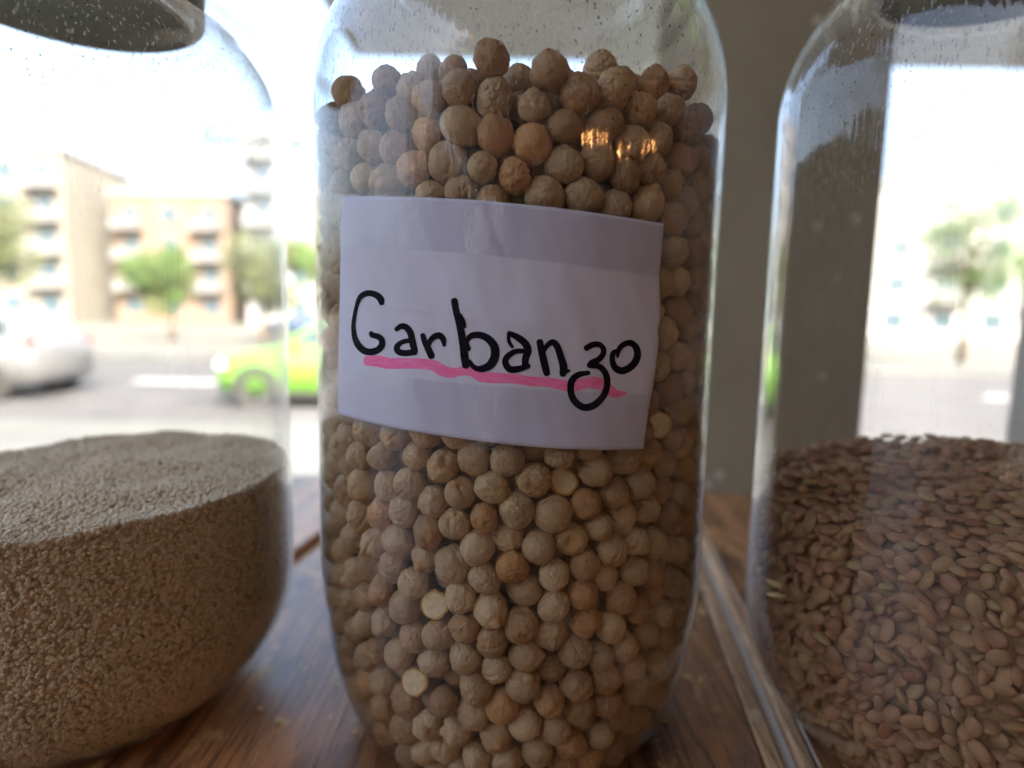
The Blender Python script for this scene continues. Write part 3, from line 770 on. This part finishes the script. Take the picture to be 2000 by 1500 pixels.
sL = np.where(inview & (lz > 0) & (fc > 0.25), 2 - gap * 300 + fc * 0.3 + 0.4 * (Ul < 1600), -9)
ind = np.argsort(-sL)[:296]; ind = set(int(i) for i in ind if sL[i] > -5)
G_L = 'flat brown lentils packed behind the clear wall of the right jar'
rest = []
for i in range(len(cand)):
    if i in ind:
        o = bpy.data.objects.new('lentil', LV[rnd.randrange(5)]); COL.objects.link(o)
        s_ = rnd.uniform(0.88, 1.1); M4 = Matrix(Rm[i].tolist()).to_4x4(); M4.translation = Vector(wl[i]); o.matrix_world = M4 @ Matrix.Scale(s_, 4)
        tagp(o, 'flat brown lentil packed behind the clear wall of the right jar', 'lentil', G_L)
    else: rest.append(i)
bv2, bf2 = ICO[2]
V, Fa = instance_np(lens(bv2), bf2, wl[rest], Rm[rest], np.repeat(r3.uniform(0.0023, 0.0028, len(rest))[:, None], 3, 1))
cV, cF = core_mesh(PR, HLN, 0.0050, 8, **kw)
V = np.vstack([V, np.array(cV) + np.array([JR[0], JR[1], 0])]); Fa = np.vstack([Fa, np.array(cF) + len(V) - len(cV)])
mk('lentil_mass', mesh_np('lentil_mass', V, Fa), M_LENTIL, None, label='remaining brown lentils filling the lower part of the right jar', cat='lentils', kind='stuff')
print('lentils', len(cand), 'indiv', len(ind))
# straw husks among the lentils
hp = on_cyl(1532, 1158, 0.0672, np.array(JR))
for k_, (dx, dz, tl) in enumerate(((0.0, 0.0018, -0.32), (0.001, -0.0012, 0.02))):
    c = Vector(hp) + Vector((dx, 0, dz)); d = Vector((math.cos(tl), -0.25, math.sin(tl))) * 0.0062
    pts_ = [c + d * q for q in np.linspace(-1, 1, 7)]
    tube('straw_husk', pts_, [0.0003, 0.0009, 0.0012, 0.0012, 0.0010, 0.0006, 0.0002], M_STRAW,
         label=('upper', 'lower')[k_] + ' of two straw coloured husks lying among the brown lentils', cat='husk', seg=8)

# ------------------------------------------------------------------ paper label with writing
RL = 0.0704
def wrinkle(P3):
    th = math.atan2(P3[0] - JC[0], -(P3[1] - JC[1])); z = P3[2]
    e = 0.00035 * noise.noise(Vector((th * 5, z * 45, 1.3))) + 0.00012 * noise.noise(Vector((th * 14, z * 120, 5.3)))
    e += 0.00012 * math.exp(-((z - 0.1465 + 0.008 * th) / 0.0011) ** 2) - 0.00008 * math.exp(-((z - 0.1445 + 0.008 * th) / 0.0012) ** 2)
    e += 0.00016 * noise.noise(Vector((th * 22 + z * 130, z * 30, 9.1)))
    # pinch at the right edge
    dz = (z - 0.1335) / 0.0035; dt = (0.735 - th) / 0.12
    if dt > -0.3: e += 0.0012 * math.exp(-dz * dz) * math.exp(-max(dt, 0) ** 2)
    e += 0.0009 * max(0, (th - 0.60)) / 0.15
    return max(e + 0.00045, 0.0001)
def on_label(u, v, lift=0.0):
    P3 = on_cyl(u, v, RL); k2 = RL + wrinkle(P3) + lift
    P3 = on_cyl(u, v, k2)
    r = P3[:2] - JC; P3[:2] = JC + r / np.linalg.norm(r) * k2
    return P3
TOPE = [(667, 384), (740, 383.5), (830, 385.5), (920, 390), (1000, 397), (1080, 405), (1150, 414), (1225, 425), (1297, 437)]
BOTE = [(660, 808), (715, 824), (780, 838), (860, 851), (940, 862), (1020, 871), (1100, 877), (1180, 879), (1257, 877)]
LEFT = [(667, 384), (665, 500), (663, 600), (661, 700), (660, 808)]
RIGHT = [(1297, 437), (1293, 490), (1288, 540), (1289, 590), (1289.5, 628), (1285, 640), (1287, 670), (1278, 740), (1267, 800), (1257, 877)]
def interp(P_, t):
    P_ = np.array(P_, float); L = np.r_[0, np.cumsum(np.linalg.norm(np.diff(P_, axis=0), axis=1))]; L /= L[-1]
    return np.array([np.interp(t, L, P_[:, 0]), np.interp(t, L, P_[:, 1])])
def label_uv(s, t):
    a_, b_, c, d = interp(TOPE, s), interp(BOTE, s), interp(LEFT, t), interp(RIGHT, t)
    P00, P10, P01, P11 = map(np.array, (TOPE[0], TOPE[-1], BOTE[0], BOTE[-1]))
    return (1 - t) * a_ + t * b_ + (1 - s) * c + s * d - ((1 - s) * (1 - t) * P00 + s * (1 - t) * P10 + (1 - s) * t * P01 + s * t * P11)
def sheet(name, uvf, ns_, nt_, lift, thick, mat, parent):
    V = []; Fs = []
    for lay in ((lift, lift - thick) if thick else (lift,)):
        for i in range(ns_ + 1):
            for j in range(nt_ + 1):
                uv = uvf(i / ns_, j / nt_); V.append(on_label(uv[0], uv[1], lay))
    q = (ns_ + 1) * (nt_ + 1)
    I = lambda i, j: i * (nt_ + 1) + j
    for i in range(ns_):
        for j in range(nt_):
            Fs.append((I(i, j), I(i, j + 1), I(i + 1, j + 1), I(i + 1, j)))
            if thick: Fs.append((q + I(i, j), q + I(i + 1, j), q + I(i + 1, j + 1), q + I(i, j + 1)))
    for i in range(ns_ if thick else 0):
        Fs.append((I(i, 0), I(i + 1, 0), q + I(i + 1, 0), q + I(i, 0))); Fs.append((I(i + 1, nt_), I(i, nt_), q + I(i, nt_), q + I(i + 1, nt_)))
    for j in range(nt_ if thick else 0):
        Fs.append((I(0, j + 1), I(0, j), q + I(0, j), q + I(0, j + 1))); Fs.append((I(ns_, j), I(ns_, j + 1), q + I(ns_, j + 1), q + I(ns_, j)))
    V = np.array(V) - LBL
    me = mesh_py(name, V, Fs, True)
    bm = bmesh.new(); bm.from_mesh(me); (bmesh.ops.recalc_face_normals(bm, faces=bm.faces[:]) if thick else bmesh.ops.reverse_faces(bm, faces=bm.faces[:]) if bm.faces[:][len(bm.faces)//2].normal.y > 0 else None) if True else None; bm.to_mesh(me); bm.free()
    return mk(name, me, mat, parent)
LBL = on_cyl(960, 630, RL)
lab = empty('paper_label', tuple(LBL), label='white paper label taped round the chickpea jar, handwritten Garbanzo with a pink underline', cat='label')
sheet('paper', label_uv, 84, 60, 0.0, 0.00012, M_PAPER, lab)
def K(cx, cy): return (640 + cx / 2.831, 370 + cy / 2.831)
def tape_uv(tl, tr, bl, br, bulge_t=0, bulge_b=0):
    def f(s, t):
        a_ = np.array(tl) * (1 - s) + np.array(tr) * s; b_ = np.array(bl) * (1 - s) + np.array(br) * s
        a_ = a_ + [0, bulge_t * 4 * s * (1 - s)]; b_ = b_ + [0, bulge_b * 4 * s * (1 - s)]
        return a_ * (1 - t) + b_ * t
    return f
sheet('tape_strip', tape_uv((655, 379), (1312, 440), (662, 483), (1302, 545), -15, -13), 70, 10, 0.00022, 0, M_TAPE, lab)
sheet('tape_strip', tape_uv((621, 718), (1330, 772), (628, 812), (1318, 900), 10, 26), 70, 10, 0.00024, 0, M_TAPE, lab)

def catmull(P_, n=7):
    P_ = [np.array(p_, float) for p_ in P_]; P_ = [2 * P_[0] - P_[1]] + P_ + [2 * P_[-1] - P_[-2]]; out = []
    for i in range(1, len(P_) - 2):
        for t in np.linspace(0, 1, n, endpoint=False):
            p0, p1, p2, p3 = P_[i - 1:i + 3]
            out.append(0.5 * ((2 * p1) + (-p0 + p2) * t + (2 * p0 - 5 * p1 + 4 * p2 - p3) * t * t + (-p0 + 3 * p1 - 3 * p2 + p3) * t ** 3))
    out.append(P_[-2]); return out
def letter(name, strokes, mat, lift0, parent, cap=8, rough=0.8):
    V = []; Fs = []
    for si, st in enumerate(strokes):
        C = catmull(st); lift = lift0 + si * 0.000012; ring = []
        n = len(C)
        for i, c in enumerate(C):
            t = C[min(i + 1, n - 1)][:2] - C[max(i - 1, 0)][:2]; t = t / (np.linalg.norm(t) + 1e-9); nn = np.array([-t[1], t[0]])
            hw = c[2] * (0.56 if lift0 > 0.00006 else 0.5) + rough * noise.noise(Vector((c[0] * .05, c[1] * .05, si)))
            ring.append((c[:2], t, nn, hw))
        a0 = len(V)
        for c, t, nn, hw in ring:
            for q in (-1, 0, 1): V.append(on_label(*K(*(c + nn * hw * q)), lift))
        for i in range(n - 1):
            b = a0 + i * 3
            for q in (0, 1): Fs.append((b + q, b + q + 1, b + 3 + q + 1, b + 3 + q))
        for end in (0, n - 1):
            c, t, nn, hw = ring[end]; sg = -1 if end == 0 else 1; b = a0 + end * 3
            fan = [b]
            for q in range(1, cap):
                a_ = math.pi * q / cap; p_ = c - nn * hw * math.cos(a_) + t * sg * hw * math.sin(a_) * 0.8
                fan.append(len(V)); V.append(on_label(*K(*p_), lift))
            fan.append(b + 2)
            for q in range(len(fan) - 1): Fs.append((b + 1, fan[q], fan[q + 1]))
    me = mesh_py(name, np.array(V) - LBL, Fs, True)
    bm = bmesh.new(); bm.from_mesh(me)
    for f in bm.faces:
        c = f.calc_center_median() + Vector(LBL) - Vector((JC[0], JC[1], 0)); c.z = 0
        if f.normal.dot(c) < 0: f.normal_flip()
    bm.to_mesh(me); bm.free()
    return mk(name, me, mat, parent)
letter('underline', [[(217, 948, 52), (280, 950, 62), (340, 962, 62), (420, 962, 58), (520, 964, 58), (590, 975, 62), (640, 1003, 64), (690, 1014, 54), (750, 1004, 48), (800, 1008, 54), (850, 1034, 60), (920, 1042, 58), (1020, 1045, 56), (1120, 1060, 54), (1220, 1066, 54), (1300, 1082, 60), (1370, 1086, 56), (1430, 1070, 62), (1500, 1072, 66), (1550, 1102, 62), (1590, 1128, 46), (1630, 1128, 26), (1652, 1121, 8)]], M_PINK, 0.00004, lab, rough=3.0)
LET = [
 [[(298, 628, 28), (292, 605, 34), (270, 585, 32), (238, 574, 30), (208, 577, 30), (178, 598, 26), (160, 645, 20), (148, 700, 20), (142, 760, 22), (150, 820, 28), (172, 865, 34), (205, 893, 34), (245, 898, 34), (282, 884, 34), (300, 858, 32), (296, 828, 30), (274, 812, 30), (248, 806, 28), (240, 794, 24)]],
 [[(380, 774, 24), (402, 758, 28), (430, 760, 32), (455, 788, 34), (466, 830, 34), (474, 868, 34), (484, 896, 28)], [(470, 836, 20), (432, 838, 24), (398, 852, 26), (382, 876, 30), (394, 898, 32), (430, 905, 30), (482, 898, 32)]],
 [[(525, 805, 24), (536, 840, 30), (556, 882, 34), (574, 922, 34)], [(556, 868, 22), (566, 838, 26), (590, 814, 30), (618, 808, 32), (638, 828, 30), (644, 862, 18)]],
 [[(700, 614, 34), (712, 680, 34), (732, 760, 36), (748, 850, 38), (756, 920, 40), (764, 974, 38)], [(735, 690, 10), (752, 730, 18), (760, 762, 12)], [(762, 850, 20), (790, 812, 30), (838, 805, 34), (886, 825, 38), (920, 868, 42), (924, 925, 44), (896, 972, 42), (850, 992, 34), (812, 984, 26), (780, 950, 24)], [(765, 850, 26), (775, 880, 26), (786, 878, 14)]],
 [[(1003, 794, 24), (1050, 818, 34), (1090, 850, 38), (1108, 890, 38), (1094, 935, 36), (1092, 972, 34)], [(1000, 796, 18), (1003, 840, 20), (1022, 872, 16)], [(1090, 894, 24), (1038, 896, 26), (994, 924, 30), (982, 958, 32), (1008, 994, 34), (1058, 992, 32), (1112, 976, 24)]],
 [[(1173, 842, 34), (1184, 900, 36), (1198, 960, 38), (1212, 1018, 34)], [(1192, 900, 18), (1215, 862, 26), (1245, 845, 32), (1270, 870, 34), (1290, 930, 36), (1304, 980, 40), (1300, 1022, 34)], [(1300, 1016, 28), (1322, 1006, 22), (1336, 1002, 14)]],
 [[(1430, 878, 30), (1462, 860, 30), (1500, 857, 28), (1524, 880, 28), (1522, 912, 28), (1496, 942, 30), (1462, 960, 34), (1446, 974, 28)], [(1452, 974, 24), (1506, 982, 30), (1540, 1026, 32), (1544, 1090, 32), (1520, 1148, 34), (1470, 1194, 36), (1412, 1204, 36), (1362, 1166, 34), (1343, 1110, 34), (1352, 1055, 34), (1388, 1024, 30), (1442, 1014, 22)]],
 [[(1602, 926, 14), (1612, 882, 26), (1640, 856, 28), (1678, 850, 32), (1708, 880, 34), (1711, 930, 36), (1682, 976, 36), (1630, 1003, 36), (1590, 985, 34), (1574, 945, 28), (1580, 905, 28), (1604, 893, 20)]],
]
for k_, st in enumerate(LET): letter('letter', st, M_INK, 0.00009, lab)

# little pale crumbs on the table
for (u, v) in ((508, 1385), (546, 1408), (1300, 1408)):
    c = on_plane(u, v, 0.0006); bm = bmesh.new(); bmesh.ops.create_icosphere(bm, subdivisions=2, radius=0.0009)
    for q in bm.verts: q.co = Vector((q.co.x * 1.5, q.co.y, q.co.z * 0.6)) * (1 + 0.35 * noise.noise(q.co * 1500))
    me = bpy.data.meshes.new('crumb'); bm.to_mesh(me); bm.free()
    mk('crumb', me, M_CREAM if u < 1000 else M_RAW, None, tuple(c), cat='crumb',
       label={508: 'larger pale crumb on the table left of the chickpea jar', 546: 'tiny pale crumb on the table nearest the chickpea jar', 1300: 'dark speck on the board right of the chickpea jar'}[u])

# ------------------------------------------------------------------ warm lamps hanging in the room (seen as small reflections)
def mat_emit(name, c, s):
    t = NT(name); return t.surf(t.n('Emission', {0: tuple(c) + (1,), 1: s}).outputs[0])
M_BULB = mat_emit('warm_bulb', (1.0, 0.42, 0.14), 45.0)
M_DARK = simple('black_metal', (0.03, 0.03, 0.03), 0.4)
for k_, (x, y, z) in enumerate(((1.75, -1.15, 0.76), (1.25, -1.6, 0.80), (2.2, -0.75, 0.82))):
    t = empty('pendant_lamp', (x, y, z), label=('nearest', 'farthest', 'rightmost')[k_] + ' of three warm bulbs hanging in the room, seen as an orange glint', cat='lamp', group='warm pendant lamps')
    bm = bmesh.new(); bmesh.ops.create_uvsphere(bm, u_segments=20, v_segments=12, radius=0.011)
    for q in bm.verts:
        if q.co.z > 0: q.co.x *= 1 - q.co.z * 30; q.co.y *= 1 - q.co.z * 30; q.co.z *= 1.5
    me = bpy.data.meshes.new('bulb'); bm.to_mesh(me); bm.free(); mk('bulb', me, M_BULB, t)
    tube('cord', [(0, 0, 0.06), (0, 0, 1.018 - z)], 0.003, M_DARK, t)
    tube('socket', [(0, 0, 0.0145), (0, 0, 0.05)], 0.007, M_DARK, t)

# ------------------------------------------------------------------ street beyond the window
M_LIME = simple('lime_green_paint', (0.102, 0.252, 0.027), 0.25, 0.03, 2, Coat_Weight=0.8)
M_NAVY = simple('dark_blue_paint', (0.02, 0.035, 0.08), 0.25, 0.05, 2, Coat_Weight=0.8)
M_SILV = simple('silver_paint', (0.110, 0.113, 0.118), 0.3, 0.05, 2, Coat_Weight=0.5)
M_TYRE = simple('tyre_rubber', (0.03, 0.03, 0.03), 0.8)
M_RIMM = simple('alloy_rim', (0.42, 0.43, 0.45), 0.45, 0.05, 9)
M_CARGL = simple('car_glass', (0.03, 0.05, 0.055), 0.08, 0.05, 4)
M_LAMPW = simple('headlight_lens', (0.75, 0.78, 0.8), 0.15, 0.05, 9)
M_LAMPR = simple('tail_light_lens', (0.45, 0.02, 0.02), 0.2, 0.05, 9)
def car(loc, rz, paint, label, Lc=3.75, group=None):
    t = empty('parked_car', loc, rz, label=label, cat='car', group=group)
    Wd = 0.80
    # side section: bottom z, shoulder z, and roof by station x (0 = front)
    xs = [0, 0.06, 0.25, 0.6, 1.0, 1.25, 1.7, 2.2, 2.8, 3.3, 3.55, 3.68, 3.75]
    zb = [0.38, 0.26, 0.20, 0.20, 0.20, 0.20, 0.20, 0.20, 0.20, 0.20, 0.24, 0.30, 0.42]
    zs = [0.60, 0.72, 0.82, 0.90, 0.96, 0.98, 1.0, 1.01, 1.02, 1.03, 1.02, 0.98, 0.80]
    wd = [0.60, 0.70, 0.77, 0.80, 0.81, 0.82, 0.82, 0.82, 0.82, 0.81, 0.78, 0.74, 0.68]
    V = []; Fs = []
    def sect(x, b, s, w_): return [(x, -w_ * 0.96, b), (x, -w_, (b + s) / 2), (x, -w_ * 0.97, s - 0.06), (x, -w_ * 0.88, s), (x, 0, s + 0.03), (x, w_ * 0.88, s), (x, w_ * 0.97, s - 0.06), (x, w_, (b + s) / 2), (x, w_ * 0.96, b)]
    for a_ in zip(xs, zb, zs, wd): V += sect(*a_)
    n = 9
    for i in range(len(xs) - 1):
        for j in range(n - 1): Fs.append((i * n + j, (i + 1) * n + j, (i + 1) * n + j + 1, i * n + j + 1))
        Fs.append((i * n, i * n + n - 1, (i + 1) * n + n - 1, (i + 1) * n))
    Fs.append(tuple(range(n))); Fs.append(tuple(range((len(xs) - 1) * n, len(xs) * n))[::-1])
    mk('body', mesh_py('car_body', V, Fs, True), paint, t)
    # cabin
    cx = [0.98, 1.72, 2.1, 2.9, 3.35, 3.66]; cz = [0.97, 1.44, 1.49, 1.47, 1.38, 1.02]; cw = [0.70, 0.60, 0.60, 0.60, 0.58, 0.66]
    V = []; Fs = []
    for x, z, w_ in zip(cx, cz, cw): V += [(x, -0.76, 0.95), (x, -w_, z - 0.03), (x, -w_ + 0.06, z), (x, w_ - 0.06, z), (x, w_, z - 0.03), (x, 0.76, 0.95)]
    for i in range(len(cx) - 1):
        for j in range(5): Fs.append((i * 6 + j, (i + 1) * 6 + j, (i + 1) * 6 + j + 1, i * 6 + j + 1))
    Fs.append((0, 1, 2, 3, 4, 5)); Fs.append(tuple(range(30, 36))[::-1])
    mk('roof', mesh_py('car_cabin', V, Fs, False), paint, t)
    for sy in (-1, 1):
        for q in ([(1.22, 1.02), (1.78, 1.38), (2.16, 1.41), (2.16, 1.03)], [(2.24, 1.03), (2.24, 1.41), (2.86, 1.39), (2.86, 1.04)], [(2.93, 1.05), (2.93, 1.38), (3.22, 1.32), (3.4, 1.1)]):
            P4 = []
            for x, z in q:
                k2 = (z - 0.95) / 0.5; y = 0.76 + (0.60 - 0.76) * k2 + 0.012; P4.append((x, sy * y, z))
            Pi = [(p_[0], p_[1] - sy * 0.02, p_[2]) for p_ in P4]
            mk('side_window', mesh_py('side_window', P4 + Pi, [(0, 1, 2, 3), (7, 6, 5, 4)] + [(i, (i + 1) % 4, 4 + (i + 1) % 4, 4 + i) for i in range(4)]), M_CARGL, t)
        for wx in (0.72, 3.02):
            yy = sy * 0.72
            wme = revolve('tyre', [(0.20, -0.09), (0.285, -0.095), (0.30, -0.06), (0.30, 0.06), (0.285, 0.095), (0.20, 0.09)], 32, closed=True)
            wo_ = mk('wheel', wme, M_TYRE, t, (wx, yy, 0.30)); wo_.rotation_euler = (math.pi / 2, 0, 0)
            V = []; Fs = []
            for s5 in range(5):
                a_ = s5 * 2 * math.pi / 5
                for (r, wv) in ((0.03, 0.03), (0.20, 0.045)):
                    for q in (-1, 1):
                        for zz in (0.085, 0.02): V.append((r * math.cos(a_) - q * wv * math.sin(a_), r * math.sin(a_) + q * wv * math.cos(a_), zz * -sy * -1))
                b = s5 * 8
                Fs += [(b, b + 2, b + 6, b + 4), (b + 1, b + 3, b + 7, b + 5), (b, b + 1, b + 5, b + 4), (b + 2, b + 3, b + 7, b + 6), (b + 4, b + 5, b + 7, b + 6)]
            mk('rim', mesh_py('rim', V, Fs), M_RIMM, wo_)
            arch = revolve('wheel_arch', [(0.31, -0.10), (0.37, -0.10), (0.37, 0.108), (0.31, 0.108)], 40, closed=True)
            ar = mk('wheel_arch', arch, M_TYRE, t, (wx, yy, 0.32)); ar.rotation_euler = (math.pi / 2, 0, 0)
        box('headlight', (0.06, sy * 0.62 - 0.12, 0.60), (0.30, sy * 0.62 + 0.12, 0.74), M_LAMPW, t, bevel=0.03)
        box('tail_light', (3.60, sy * 0.66 - 0.08, 0.80), (3.70, sy * 0.66 + 0.08, 1.0), M_LAMPR, t, bevel=0.02)
        box('door_handle', (2.02, sy * 0.83 - 0.02, 0.86), (2.2, sy * 0.83 + 0.02, 0.90), M_RIMM, t, bevel=0.008)
        box('mirror', (1.30, sy * 0.88 - 0.08, 0.98), (1.42, sy * 0.88 + 0.08, 1.12), paint, t, bevel=0.03)
        box('sill_trim', (1.05, sy * 0.80 - 0.02, 0.19), (2.68, sy * 0.80 + 0.03, 0.27), M_TYRE, t, bevel=0.01)
    mk('windscreen', mesh_py('windscreen', [(1.04, -0.62, 1.03), (1.68, -0.52, 1.43), (1.68, 0.52, 1.43), (1.04, 0.62, 1.03)] + [(1.09, -0.62, 1.01), (1.73, -0.52, 1.41), (1.73, 0.52, 1.41), (1.09, 0.62, 1.01)], [(0, 1, 2, 3), (7, 6, 5, 4), (0, 3, 7, 4), (1, 0, 4, 5), (2, 1, 5, 6), (3, 2, 6, 7)]), M_CARGL, t)
    return t
car((-4.75, 10.0, ZG), 0.0, M_LIME, 'lime green hatchback parked in the sun across the pavement')
car((-14.2, 34.0, ZG - 0.015), 0.1, M_NAVY, 'dark blue car far behind the lime green hatchback')
car((-11.5, 10.2, ZG), 0.0, M_SILV, 'silver car parked ahead of the lime green hatchback')

# trees
M_BARK = simple('bark', (0.12, 0.085, 0.06), 0.9, 0.3, 8)
def mat_leaf(name, c):
    t = NT(name); r = t.n('NewGeometry').outputs['Random Per Island']
    c1 = t.mix(r, tuple(x * 0.6 for x in c), tuple(min(1, x * 1.7) for x in c))
    d = t.pbr(c1, 0.6); tl = t.n('BsdfTranslucent', {0: c1}).outputs[0]
    return t.surf(t.n('MixShader', {0: 0.3, 1: d, 2: tl}).outputs[0])
M_LEAF = mat_leaf('green_leaves', (0.07, 0.12, 0.03)); M_LEAF2 = mat_leaf('olive_leaves', (0.10, 0.12, 0.05))
def tree(loc, H, cr, mat, label, seed, group):
    r4 = random.Random(seed); t = empty('tree', loc, label=label, cat='tree', group=group)
    P_ = [(0, 0, -0.1), (0.05, 0.02, H * 0.2), (0.0, 0.1, H * 0.45), (0.1, 0.05, H * 0.7)]
    tube('trunk', P_, [0.16, 0.12, 0.09, 0.04], M_BARK, t)
    V = []; Fs = []
    blobs = []
    for q in range(13):
        a_ = r4.uniform(0, 6.28); rad = r4.uniform(0.2, 0.8) * cr; z = H * r4.uniform(0.42, 0.95)
        c = Vector((rad * math.cos(a_), rad * math.sin(a_), z)); blobs.append((c, cr * r4.uniform(0.28, 0.5)))
        tube('limb', [Vector(P_[2]) * 0.95, (Vector(P_[2]) + c) / 2 + Vector((0, 0, 0.1)), c], [0.06, 0.04, 0.012], M_BARK, t, seg=6)
    for c, br in blobs:
        for q in range(230):
            d = Vector((r4.gauss(0, 1), r4.gauss(0, 1), r4.gauss(0, 1))).normalized() * br * r4.uniform(0.5, 1.1)
            o = c + d; s_ = r4.uniform(0.06, 0.13) * (1 + H * 0.03)
            x = Vector((r4.gauss(0, 1), r4.gauss(0, 1), r4.gauss(0, 1))).normalized(); y = x.orthogonal().normalized()
            b = len(V); V += [o - x * s_, o - y * s_ * 0.5, o + x * s_, o + y * s_ * 0.5]; Fs.append((b, b + 1, b + 2, b + 3))
    mk('crown', mesh_py('crown', V, Fs), mat, t)
G_T = 'street trees across the road'
tree((-11.2, 26.5, ZG), 4.6, 1.9, M_LEAF2, 'olive green street tree just left of the chickpea jar', 1, G_T)
tree((-8.3, 27.5, ZG), 5.2, 2.0, M_LEAF, 'green street tree hidden mostly behind the chickpea jar', 2, G_T)
tree((-16.2, 28.0, ZG), 4.2, 1.7, M_LEAF, 'dark green street tree seen through the upper left jar', 3, G_T)
tree((-21.5, 24.0, ZG), 5.6, 2.2, M_LEAF2, 'olive street tree far left seen through the left jar', 4, G_T)
tree((17.5, 23.0, ZG), 6.5, 2.6, M_LEAF, 'green street tree at right beyond the pillar', 5, G_T)

# buildings
def building(loc, rz, Wb, Db, storeys, wallm, label, balc=True, seed=0, sh=3.1):
    t = empty('apartment_building', loc, rz, label=label, cat='building')
    Hh = storeys * sh + 0.6
    box('wall', (0, 0, 0), (Wb, Db, Hh), wallm, t)
    box('roof', (-0.25, -0.25, Hh), (Wb + 0.25, Db + 0.25, Hh + 0.3), M_BW, t)
    rb = random.Random(seed); nbx = max(2, int(Wb / 3.4)); st = Wb / nbx
    wm = None; fm = None; bmz = None
    for s in range(storeys):
        for b in range(nbx):
            x = (b + 0.5) * st; z = s * sh + 0.9
            if wm is None:
                wo_ = box('window', (-0.85, -0.06, 0), (0.85, 0.05, 1.6), M_BF, t, bevel=0.02); wm = wo_.data
                po = box('pane', (-0.75, -0.075, 0.1), (0.75, -0.061, 1.5), M_PANE, wo_); fm = po.data
            else:
                wo_ = mk('window', wm, None, t); po = mk('pane', fm, None, wo_)
            wo_.location = (x, 0, z)
            if balc and s > 0 and (b % 2 == 0):
                if bmz is None:
                    bo = box('balcony', (-1.5, -1.3, -0.15), (1.5, -0.002, 0.0), M_BW, t)
                    ro = box('balustrade', (-1.5, -1.3, 0.002), (1.5, -1.2, 0.95), M_BF, bo); bmz = (bo.data, ro.data)
                else:
                    bo = mk('balcony', bmz[0], None, t); mk('balustrade', bmz[1], None, bo)
                bo.location = (x, 0, z - 0.6)
    return t
M_BW = simple('white_render', (0.300, 0.302, 0.310), 0.85, 0.06, 0.5); M_BF = simple('pale_frame', (0.143, 0.149, 0.157), 0.6, 0.06, 1)
M_PANE = simple('window_pane', (0.070, 0.105, 0.133), 0.1, 0.2, 1); M_PEACH = simple('peach_render', (0.174, 0.129, 0.099), 0.85, 0.1, 0.5)
M_TEAL = simple('grey_teal_render', (0.119, 0.154, 0.164), 0.85, 0.1, 0.5); M_CREAMB = simple('cream_render', (0.174, 0.165, 0.144), 0.85, 0.1, 0.5)
building((-26.0, 58, ZG), 0.05, 17, 12, 6, M_BW, 'white apartment block with balconies left of the chickpea jar', seed=1)
building((-41.5, 62, ZG), 0.0, 12, 10, 4, M_PEACH, 'peach coloured apartment house seen through the left jar', seed=2)
building((-60.0, 56, ZG), 0.1, 17, 12, 5, M_CREAMB, 'cream apartment block farthest left across the street', seed=3)
building((-4.0, 66, ZG), 0.0, 16, 12, 3, M_TEAL, 'low grey teal building behind the chickpea jar', balc=False, seed=4)
building((27.0, 52, ZG), -0.1, 20, 12, 4, M_BW, 'white apartment block beyond the pillar at right', seed=5)

# overhead cables
M_CABLE = simple('grey_cable', (0.07, 0.075, 0.09), 0.7)
def cable(p0, p1, y0, y1, r, sag, label):
    A = at_depth(p0[0], p0[1], y0); B = at_depth(p1[0], p1[1], y1); d = B - A
    A = A - d * 2.2; B = B + d * 5.0
    pts_ = []
    for q in np.linspace(0, 1, 25):
        p_ = A * (1 - q) + B * q; p_[2] += sag * 4 * (q - 0.36) ** 2 ; pts_.append(p_)
    tube('overhead_cable', pts_, r, M_CABLE, label=label, cat='cable', group='overhead cables', seg=8)
cable((440, 26), (606, 148), 9.0, 10.5, 0.052, 0.15, 'thick overhead cable slanting down between the left jar and the chickpea jar')
cable((545, 236), (612, 228), 16, 16.2, 0.07, 0.1, 'upper of two level overhead cables left of the chickpea jar')
cable((545, 273), (612, 272), 17, 17, 0.085, 0.1, 'lower of two level overhead cables left of the chickpea jar')
